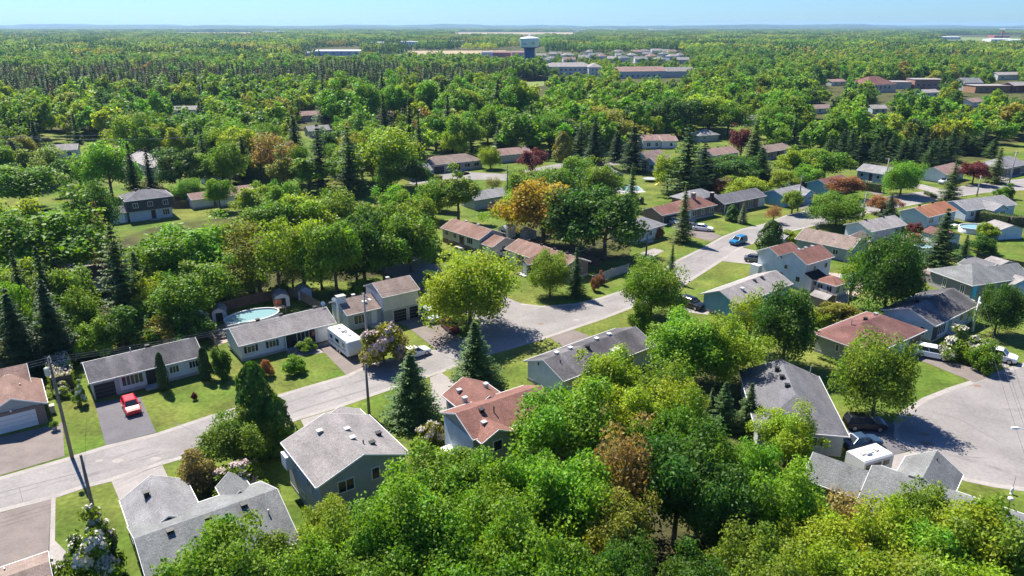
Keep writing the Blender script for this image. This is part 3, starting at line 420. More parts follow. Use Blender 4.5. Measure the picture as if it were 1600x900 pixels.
house('court_corner_house','large grey roofed house with front gable facing the paved court','the grey-roofed house facing the court',(1363,736),-40,4.6,
 [B('gx',-5.4,1.2,-2.6,2.4,2.8,1.75),B('gx',-.2,17,-3.6,4.7,2.78,2.1),B('gy',1.3,6.4,2.4,8.2,2.76,1.7)],S_TAUPE,R_SILVER,[('v',3.1,1.2,4.3),('v',9.5,1.4,4.2),('p',4.2,6.6,4.0,.4,DARK),('g',0,'b',-2.2,D_WHITE,3.0,2.1),('w',2,'b',3.8,1,1.6,1.2,2),('w',0,'f',-2,1.2,1.2,1,2)])
house('mansard_house','two storey house with slate upper floor over pale blue ground floor','the slate-and-blue two-storey',(195,315),36,5.2,
 [B('hip',0,10.6,0,8.2,5.2,1.6,zb=2.5,ov=.15),B('flat',.35,10.2,.4,7.8,2.6,.0,wall=S_LBLUE,ov=.2),B('gx',-3.6,.3,.6,6,2.5,1.2,wall=S_BLUE2)],S_SLATE,R_DARK,
 [('w',0,'f',2.1,3.4,1.0,1.0,2),('w',0,'f',5.3,3.4,1.0,1.0,2),('w',0,'f',8.7,3.4,1.0,1.0,2),('w',0,'l',4,3.5,.7,.8,1),('d',1,'f',5.8,DOORD,1.0,.2),('w',1,'f',8.6,.8,1.4,1.3,3),('g',2,'f',-1.7,D_WHITE,2.3,2.0),('v',3.4,4.6,6.7),('v',6.2,4.4,6.7)])
house('pink_roof_house','white house with pinkish roof and side garage behind the trees','the pinkish-roofed white house',(349,307),38,2.7,
 [B('gx',-1.6,8.4,0,7.2,2.7,1.5),B('gx',-7.5,-1.7,1.6,7.4,2.5,1.2)],S_WHITE,R_PINK,[('w',0,'f',3.6,.9,1.2,1.2,2),('d',0,'f',5.6,D_TEAL,.9),('x','porch_post',WHITE,[(7.9,8.05,-.1,.05,0,2.5)]),('p',3,4,4.0,.5,WHITE),('p',1,4,4.0,.5,WHITE)])
house('flat_roof_house','brown roofed house behind the tall spruces at left','the brown-roofed house among the left spruces',(140,455),45,2.8,
 [B('gy',-5.2,0,0,11.5,2.8,1.0)],S_BLUE2,R_BROWN,[('d',0,'f',-3.6,BLIND,1.0),('v',-4.2,6,3.2)])
house('hidden_brown_house','long brown roofed house behind the big left spruce','the brown-roofed house behind the big left spruce',(140,437),36,2.8,
 [B('gx',0,17,0,7.4,2.8,1.4)],S_GREYB,R_MAROON,[('v',2.4,4.0,4.1),('w',0,'f',3,1,1.2,1,2),('w',0,'f',14,1,1.2,1,2)])
house('screened_house','pinkish roofed house glimpsed between tree trunks','the pinkish roof between the trunks',(342,401),44,2.8,[B('gx',0,13,0,6.5,2.8,1.6)],S_BEIGE,R_PINK,[('w',0,'f',3,1,1.2,1,2)])
house('brown_hip_bungalow','long brick bungalow with brown hip roof on a round green lawn','the brown hip-roofed bungalow on the round lawn',(676,258),32,2.8,
 [B('hip',-2,18.5,0,9,2.8,1.9)],BR_BUFF,R_TANB,[('w',0,'f',12.5,1,2,1.2,2),('w',0,'f',16,1,1.8,1.2,2),('g',0,'f',2.4,GARD,3.6,2.1),('w',0,'f',7,.9,1.4,1.2,2),('d',0,'f',9.4,DOORD,1)])
house('violet_roof_house','low house with violet grey roof and two vents in the trees','the violet-grey roof in the trees',(742,313),36,2.7,[B('gx',0,11,0,7.2,2.7,1.4)],S_GREY,R_GREY,[('v',2.4,3.9,4.0),('v',8,3.9,4.0)])
house('chimney_house','pink roofed house with dark brick chimney behind the burgundy tree','the pink-roofed house with brick chimney',(781,243),30,2.7,[B('gx',0,13,0,8,2.7,1.6)],S_BEIGE,R_PINK,[('c',-.2,3.8,0,5.2,1.2,1.2,BR_RED)])
house('dark_gable_house','slate house with dark roof beside a pool in the trees','the slate house by the far pool',(941,276),38,2.7,[B('gx',-3,7,0,9,2.7,1.9),B('gy',.5,6.8,-2.4,5,2.68,1.5)],S_SLATE,R_DARK,[('x','post',WHITE,[(-2.6,-2.45,.1,.25,0,2.6)]),('w',1,'f',4,.8,2,1.5,2)])
house('stepped_gable_house','white house with stepped tan gable roofs on the far lawn','the white stepped-gable house',(1032,258),34,2.7,[B('gx',-1,8,0,8,2.7,1.9),B('gx',1,9.5,6.4,14,3.4,2.1)],S_WHITE,R_TANB,[('w',0,'l',3,1,1.2,1.4,2),('w',0,'l',6,1,.8,1.2,1),('d',0,'f',1.2,DOORD,1)])
house('rose_roof_house','white house with rose roof beyond the far lawn','the rose-roofed white house',(1005,221),10,2.9,[B('gx',0,12,0,8,3.2,1.6),B('gx',7,13.6,-1,6,3.0,1.4)],S_WHITE,R_PINK,[('w',0,'f',2.4,1,1.4,1.3,2),('w',0,'f',5.6,1,1,1.3,2),('w',1,'f',11,1,1,1.2,1)])
house('salmon_roof_house','long low house with salmon roof between dark evergreens','the salmon roof between evergreens',(1115,243),33,2.7,[B('gx',0,13,0,8,2.7,1.7)],S_BEIGE,R_PINK,[('v',2.5,4.3,4.3),('v',6.5,4.3,4.3),('v',10.5,4.3,4.3)])
house('brick_ranch_house','brown roofed brick ranch house behind the tall spruce','the brick ranch behind the tall spruce',(1199,238),36,2.7,[B('gx',0,15,0,8,2.7,1.6)],BR_BROWN,R_TANB,[('w',0,'f',5,1,1.4,1.2,2),('d',0,'f',7,DOORD,1),('v',4,4.3,4.2),('v',9,4.3,4.2),('g',0,'f',11.6,D_WHITE,2.6,2.1)])
house('grey_hip_cottage','grey hip roofed cottage under tall maples','the grey hip-roofed cottage',(1092,212),20,2.7,[B('hip',0,10,0,8,2.7,1.8)],S_GREY,R_GREY,[('w',0,'f',3,1,1.2,1,2)])
house('white_far_house','small white house showing through the right-hand maples','the small white far house',(1168,188),30,2.7,[B('gx',0,12,0,8,2.7,1.6)],S_WHITE,R_PALE,[('w',0,'f',3,1,1.2,1,2),('w',0,'f',7,1,1.2,1,2)])
house('grey_workshop','long building with stepped pale roof behind the trees at left','the pale-roofed long building at left',(196,246),-48,3.4,[B('gx',0,26,0,9,3.4,1.8)],S_GREY,R_PALE,[('w',0,'f',5,1,1.2,1,2)])
for (x,y,ang,L,D,ze,rm,wm,nm,lb,rf) in [
 (75,236,20,9,7,2.8,R_PALE,S_LBLUE,'pale_cottage','small pale blue cottage beside the far left street','the pale cottage at far left'),
 (1273,170,20,13,8,2.7,R_TANB,S_WHITE,'white_gable_cottage','white cottage with rosy roof peeping from the right woods','the white cottage in the right woods'),
 (1364,170,10,9,7,2.7,R_PALE,S_LBLUE,'teal_cottage','tiny pale teal cottage low in the right woods','the pale teal cottage'),
 (1520,160,35,14,8,2.7,R_PINK,S_WHITE,'pink_roof_cottage','long pink roofed house in the right woods','the pink-roofed house in the right woods'),
 (1445,145,20,14,9,3,R_PALE,S_WHITE,'pale_twin_house','pale house almost swallowed by trees right of centre','the pale house among right-hand trees'),
 (1300,128,25,16,9,3,R_PINK,S_WHITE,'rosy_far_house','far house with rosy roof left of the hip roofed villa','the far rosy-roofed house'),
 (470,181,30,16,8,3,R_PINK,S_BEIGE,'tan_barn','tan roofed building beyond the golden-leaved tree','the tan-roofed building'),
 (586,182,40,12,9,3,R_PINK,S_BEIGE,'hidden_tan_house','tan roof behind the bright row of poplars','the tan roof behind the poplars'),
 (482,205,30,10,8,2.8,R_GREY,S_GREY,'slate_far_cottage','slate grey roof by a clipped round tree','the slate-grey far roof'),
 (268,172,10,12,8,2.8,R_PALE,S_WHITE,'white_clearing_house','small pale roofed house in a clearing at left','the pale roof in the left clearing'),
 (640,270,36,8,6,2.7,R_GREY,S_LBLUE,'blue_shed_house','small pale blue outbuilding left of the round lawn','the pale blue outbuilding'),
 (318,276,36,8,6,2.7,R_PALE,S_LBLUE,'pale_blue_hut','small pale blue hut behind the golden-leaved tree','the pale blue hut')]:
    house(nm,lb,rf,(x,y),ang,ze,[B('gx',0,L,0,D,ze,1.7)],wm,rm,[('w',0,'f',L*.3,1,1.3,1.1,2),('w',0,'f',L*.7,1,1.3,1.1,2)])
house('hip_roof_villa','big far villa with red-brown hip roof in the right woods','the far hip-roofed villa',(1357,134),22,5,[B('hip',0,27,0,20,5.5,5)],S_BEIGE,R_MAROON,[('w',0,'f',4+4*i,2.6,1.6,1.8,2) for i in range(5)])
house('school_building','low flat roofed red brick building far right','the flat-roofed red brick building',(1430,124),-4,7,[B('flat',0,22,0,16,7,0),B('flat',-24,-.5,2,18,5,0,wall=S_BEIGE,roof=R_PALE)],BR_RED,R_PALE,[('w',0,'f',3+4*i,2.2,2,2,2) for i in range(5)])
house('brown_hall','long brown hall with white flat roof near the right edge','the brown white-roofed hall',(1525,134),4,5,[B('flat',0,26,0,14,5,0),B('gx',2,16,15,28,6,3,wall=S_GREY,roof=R_SILVER)],mat('hall_brown',(.3,.17,.1)),R_PALE,[('w',0,'f',4+5*i,1.8,2,1.6,2) for i in range(4)])
house('maroon_block','maroon sided house at the far right edge','the maroon house at the far right edge',(1585,134),20,5,[B('gx',0,16,0,10,5,2.2)],mat('maroon_side',(.16,.03,.05)),R_PALE,[('w',0,'f',4,2,2,1.6,2)])
house('white_cube_house','white far house above the brown hall at right','the white house above the brown hall',(1560,118),10,4,[B('gx',0,22,0,10,4.5,2)],S_WHITE,R_PALE,[('w',0,'f',5,1.6,2,1.4,2)])
# apartment blocks and the terraces beyond
S_APT=siding('siding_apartment',(.5,.52,.52)); 
house('apartment_block','long two storey apartment block with beige hip roof','the long beige-roofed apartment block',(850,119),8,0,[B('hip',0,48,0,18,8.2,3.4),B('hip',40,54,-8,10,8.1,3.3)],S_APT,R_PALE,
 [('w',0,'f',3+4.4*i,z,1.9,1.5,2) for i in range(9) for z in(1.2,4.8)]+[('w',1,'f',44+4*i,z,1.6,1.5,2) for i in range(3) for z in(1.2,4.8)])
house('long_apartment_roof','low apartment block with long pinkish roof','the low pinkish-roofed apartment block',(965,123),12,0,[B('gx',0,46,0,20,6,3.6),B('gx',46.2,76,2,18,5.5,3.2,roof=R_TAN)],S_APT,R_PINK,[('w',0,'f',4+5*i,1.4,2,1.6,2) for i in range(8)])
hs=[(838,93),(858,90),(881,92),(903,96),(842,101),(921,92),(936,94),(948,98),(962,92),(969,97),(985,92),(1003,90),(992,99),(1015,94),(1026,99),(1035,90),(1046,94),(1060,92),(1052,100),(920,86),(1002,85),(1018,84),(1030,85),(1044,86),(985,86),(860,98),(880,100),(962,86)]
cols=[R_PALE,R_GREY,R_TAN,R_SILVER,R_PINK]
for i,(x,y) in enumerate(sorted(hs)):
    house('far_house','%s roofed far house %s, in the estate right of the water tower'%(['pale','grey','tan','silver','pinkish'][i%5],'number'),'the estate by the water tower',(x,y),[8,24,-12,35][i%4],0,[B('hip' if i%2 else 'gx',0,14+i%3*2,0,11,5,3)],[S_WHITE,S_LBLUE,S_BEIGE,S_CREAM][i%4],cols[i%5],[('w',0,'f',4,2,1.6,1.4,2),('w',0,'f',9,2,1.6,1.4,2)],group='houses of the far estate')
est=sorted([o for o in col.objects if o.name.startswith('far_house')],key=lambda o:px(o.location)[0])
words=['first','second','third','fourth','fifth','sixth','seventh','eighth','ninth','tenth','eleventh','twelfth','thirteenth','fourteenth','fifteenth','sixteenth','seventeenth','eighteenth','nineteenth','twentieth','twenty-first','twenty-second','twenty-third','twenty-fourth','twenty-fifth','twenty-sixth','twenty-seventh','twenty-eighth','twenty-ninth','thirtieth']
for i,o in enumerate(est): o['label']=o['label'].split(' far house')[0]+' house, %s from left in the estate right of the water tower'%words[i]
# ------------------------------------------------------------------ plants: prototype meshes
def leaf_mesh(name,C,N,size,m,lv,asp=.62):
    n=len(C); a=rng.normal(size=(n,3)); t=np.cross(N,a); t/=np.linalg.norm(t,axis=1,keepdims=True)+1e-9; b=np.cross(N,t)
    s=(size*(.7+.6*rng.random(n)))[:,None] if np.ndim(size)==0 else size[:,None]
    V=np.empty((n,4,3)); V[:,0]=C-t*s*.5; V[:,1]=C-b*s*.5*asp+N*s*.06; V[:,2]=C+t*s*.5; V[:,3]=C+b*s*.5*asp+N*s*.06
    me=bpy.data.meshes.new(name); me.vertices.add(4*n); me.loops.add(4*n); me.polygons.add(n)
    me.vertices.foreach_set('co',V.astype(np.float32).ravel()); me.loops.foreach_set('vertex_index',np.arange(4*n,dtype=np.int32))
    me.polygons.foreach_set('loop_start',np.arange(0,4*n,4,dtype=np.int32)); me.polygons.foreach_set('loop_total',np.full(n,4,dtype=np.int32))
    at_=me.attributes.new('lv','FLOAT_VECTOR','FACE'); at_.data.foreach_set('vector',lv.astype(np.float32).ravel())
    me.materials.append(m); me.update(); me.validate(); return me
def unit(n): d=rng.normal(size=(n,3)); return d/np.linalg.norm(d,axis=1,keepdims=True)
def lobes(h,w,n,zlo,shape):
    """leaf clumps strung along limbs of uneven length, so that the crown has shoulders and gaps"""
    out=[]; zc=zlo+(h-zlo)*.42; hz=h-zc; nl=max(7,n//4); k=0
    az=rng.random()*6.28
    lo,sp=(-.42,1.36) if shape!='bush' else (-.95,1.9)
    for i in range(nl):
        el=math.asin(min(.97,max(-.98,lo+sp*((i+.5)/nl))+rng.normal()*.02)); az+=2.4+rng.normal()*.35; ln=rng.uniform(.66,1.12) if shape!='full' else rng.uniform(.88,1.03)
        d=np.array([math.cos(az)*math.cos(el),math.sin(az)*math.cos(el),math.sin(el)]); m=n//nl+(1 if i<n%nl else 0)
        for j in range(m):
            r=(.42+.58*(j+rng.random()*.8)/m)*ln*.86; q=d+rng.normal(size=3)*.2
            zz=q[2]*r*(hz if q[2]>0 else (zc-zlo)*.95); f=1.
            if shape=='bush': f=1.25 if zz<0 else 1.05
            elif shape=='oval': f=.92-.3*max(0,zz/hz)
            p=np.array([q[0]*r*w/2*f,q[1]*r*w/2*f,zc+zz]); p[2]=max(p[2],zlo+.05*h*rng.random())
            out.append((p,w*rng.uniform(.1,.175)))
    return out
def crown(name,h,w,n,per,leaf,m,shape='round',zlo=None,inner=.25):
    zlo=h*.09 if zlo is None else zlo; L=lobes(h,w,n,zlo,shape); zc=(zlo+h)/2; C=[];N=[];V=[]
    for p,r in L:
        k=int(per*(r/(w*.13))**2*(.7+.6*rng.random())); d=unit(k); out=p-np.array([0,0,zc]); out/=np.linalg.norm(out)+1e-9
        d=d+out*.4+np.array([0,0,.3]); d/=np.linalg.norm(d,axis=1,keepdims=True)
        rr=r*np.where(rng.random(k)<inner,.25+.6*rng.random(k),.75+.5*rng.random(k)**2)
        c=p+d*rr[:,None]*np.array([1.05,1.05,rng.uniform(.75,1.25)]); nn=d*.6+unit(k)*.8+np.array([0,0,.35]); nn/=np.linalg.norm(nn,axis=1,keepdims=True)
        c[:,2]=np.maximum(c[:,2],.05+.1*rng.random(k))
        lb=rng.random(); lh=rng.random(); v=np.stack([np.clip(.3*lb+.7*rng.random(k),0,1),np.clip(.65*lh+.35*rng.random(k),0,1),np.zeros(k)],1)
        C.append(c);N.append(nn);V.append(v)
    return leaf_mesh(name,np.concatenate(C),np.concatenate(N),leaf,m,np.concatenate(V)),L
def trunk_mesh(name,h,w,L,r0=.22,zlo=None):
    mb=MB(); zt=h*.62; mb.tube([(0,0,-.15),(0,0,.3),(.03*h*.2,0,h*.25),(0,.02*h,zt*.7),(.02*h,0,zt)],[r0*1.45,r0*1.05,r0*.85,r0*.55,r0*.2],8)
    for p,r in L[:9]:
        z0=h*(.2+.28*rng.random()); e=np.array(p); mid=np.array([e[0]*.45,e[1]*.45,z0+(e[2]-z0)*.62]); mb.tube([(0,0,z0),tuple(mid),tuple(e)],[r0*.45,r0*.26,r0*.07],5)
    return mb.mesh(name,BARK,True)
def spruce(name,h,w,levels,per,m,leaf=.34,zlo=.05,droop=.3,top=1.0,ragged=.3):
    C=[];N=[];V=[];S=[]
    for i in range(levels):
        f=i/(levels-1); z=h*(zlo+(1-zlo)*f**.95); rad=w/2*(1-f)**(.8*top)*rng.uniform(.86,1.1)+.1; nb=max(4,int(per*(1-f)**.5)+1); ph=rng.random()*6.28
        for b in range(nb):
            a=ph+b*2*math.pi/nb+rng.normal()*.2; L=rad*(1-ragged*rng.random()); k=max(4,int(L/(leaf*.42))); t=(np.arange(k)+.7)/k; bl=rng.random(); dr=droop*rng.uniform(.6,1.4); z1=z+rng.normal()*.12
            x=t*L; zz=z1-dr*L*(t**1.1)+.22*L*(t**3)
            for lat in(-1,0,1):
                sp=lat*(.13+.2*L*(t*(1.1-t)))
                c=np.stack([x*math.cos(a)-sp*math.sin(a),x*math.sin(a)+sp*math.cos(a),zz-abs(lat)*.1],1)+rng.normal(size=(k,3))*.05
                nn=np.stack([np.full(k,.3*math.cos(a)),np.full(k,.3*math.sin(a)),np.full(k,.9)],1)+unit(k)*.45; nn/=np.linalg.norm(nn,axis=1,keepdims=True)
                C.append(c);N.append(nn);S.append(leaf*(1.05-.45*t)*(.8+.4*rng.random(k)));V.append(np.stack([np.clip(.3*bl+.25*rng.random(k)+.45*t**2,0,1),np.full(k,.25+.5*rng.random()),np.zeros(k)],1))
    C=np.concatenate(C); C[:,2]=np.maximum(C[:,2],.08)
    return leaf_mesh(name,C,np.concatenate(N),np.concatenate(S),m,np.concatenate(V),.62)
def pole_trunk(h,r): return MB().tube([(0,0,-.15),(0,0,h*.5),(0,0,h*.97)],[r,r*.6,r*.08],8).mesh('trunk',BARK,True)
PR={}
def add_proto(kind,h,w,cm,tm): PR.setdefault(kind,[]).append((h,w,cm,tm))
for i in range(6):
    cm,L=crown('crown',9.5,8.6,84,240,.29,LEAF); add_proto('near',9.5,8.6,cm,trunk_mesh('trunk',9.5,8.6,L))
for i in range(4):
    cm,L=crown('crown',11,9,70,135,.4,LEAF); add_proto('maple',11,9,cm,trunk_mesh('trunk',11,9,L,.26))
for i in range(3):
    cm,L=crown('crown',9,9,120,190,.29,LEAF,'full',zlo=.5); add_proto('full',9,9,cm,trunk_mesh('trunk',9,9,L))
for i in range(3):
    cm,L=crown('crown',12,7,52,120,.4,LEAF,'oval'); add_proto('oval',12,7,cm,trunk_mesh('trunk',12,7,L,.24))
for i in range(3):
    cm,L=crown('crown',11.5,8,48,70,.34,LEAF,'oval',inner=.1); add_proto('open',11.5,8,cm,trunk_mesh('trunk',11.5,8,L,.24))
for i in range(3):
    cm,L=crown('crown',3,3,44,150,.19,LEAF,'bush',zlo=.05); add_proto('bush',3,3,cm,trunk_mesh('trunk',2.4,3,L,.06))
def column(h,w,n,leaf):
    z=h*(rng.random(n)**.9); th=rng.random(n)*6.28; lump=1+.16*np.sin(th*3+z*1.9)+.12*np.sin(th*5-z*3.1); r=w/2*np.sqrt(np.clip(1-(z/h)**2.2,0,1))*(.82+.18*np.minimum(1,z/(.12*h)))*lump*np.where(rng.random(n)<.2,rng.random(n),.86+.2*rng.random(n))+.04
    C=np.stack([r*np.cos(th),r*np.sin(th),z+.05],1); N=np.stack([np.cos(th),np.sin(th),np.full(n,.55)],1)+unit(n)*.55; N/=np.linalg.norm(N,axis=1,keepdims=True); return leaf_mesh('crown',C,N,leaf,LEAF,np.stack([rng.random(n),rng.random(n),np.zeros(n)],1),.7)
for i in range(3): add_proto('cedar',5,2.4,column(5,2.4,5200,.22),pole_trunk(4,.08))
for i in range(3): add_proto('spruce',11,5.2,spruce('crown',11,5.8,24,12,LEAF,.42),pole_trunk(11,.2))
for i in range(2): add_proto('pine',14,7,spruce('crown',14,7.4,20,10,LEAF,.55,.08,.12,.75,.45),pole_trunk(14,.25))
# ------------------------------------------------------------------ plants: every tree one can tell apart
TINT={k:tuple(min(v*f,.6) for v,f in zip(c,(1.68,1.6,1.25))) for k,c in dict(g=(.078,.15,.012),bg=(.085,.18,.014),g2=(.092,.145,.016),yg=(.14,.2,.014),dg=(.036,.085,.012),ol=(.135,.145,.025),gold=(.22,.165,.014),orr=(.19,.135,.055),burg=(.085,.018,.025),rb=(.17,.085,.045),sp=(.045,.088,.03),spd=(.024,.05,.02),bs=(.09,.13,.09),pi=(.07,.105,.035),br=(.16,.13,.06)).items()}
CN=dict(g='mid-green',bg='bright green',g2='leafy green',yg='yellow-green',dg='dark green',ol='olive',gold='golden yellow',orr='orange-brown',burg='burgundy',rb='reddish',sp='green',spd='dark',bs='blue-grey',pi='grey-green',br='brownish')
SPN=dict(full='round tree',near='maple tree',maple='broadleaf tree',oval='oval tree',open='airy tree',bush='bush',cedar='column cedar',spruce='spruce tree',pine='pine tree')
NM=dict(full='round_tree',near='maple_tree',maple='broadleaf_tree',oval='oval_tree',open='airy_tree',bush='bush',cedar='cedar',spruce='spruce_tree',pine='pine_tree')
TREES=[]
def height_from(p,ytop):
    # height whose projection above ground point p reaches image row ytop
    k=(450-ytop)/FPX  # up/f
    # up = y*s+dz*c ; f = y*c-dz*s ; up=k f -> dz=(k*y*c-y*s)/(c+k*s)
    return CAMH+(k*p.y*_c-p.y*_s)/(_c+k*_s)
def tree(x,yt,yb,w,kind,tint,h=None):
    p=at(x,yb)
    # x is the crown's column: shift the foot so that the leaning of verticals is taken out
    hh=height_from(p,yt) if h is None else h
    q=px((p.x,p.y,hh*.6)); p.x+= (x-q[0])*(p.y*_c-(hh*.6-CAMH)*_s)/FPX
    f=p.y*_c-(hh*.6-CAMH)*_s; wm=w*f/FPX*(1.16 if kind in('near','maple','oval','open') else 1.05)
    place(p,hh,wm,kind,tint)
def place(p,hh,wm,kind,tint):
    i=len(TREES); h0,w0,cm,tm=PR[kind][rnd.randrange(len(PR[kind]))]
    root=empty(NM[kind],(p.x,p.y,0),rnd.random()*6.28); root.scale=(wm/w0,wm/w0,hh/h0)
    c=link('crown',cm,root); link('trunk',tm,root)
    t=TINT[tint]; j=[rnd.uniform(.86,1.14) for _ in range(3)]; b=rnd.uniform(.88,1.12); c.color=(t[0]*b*(.5+.5*j[0]),t[1]*b,t[2]*b,1)
    TREES.append(dict(o=root,p=Vector((p.x,p.y,0)),h=hh,w=wm,k=kind,t=tint)); return root
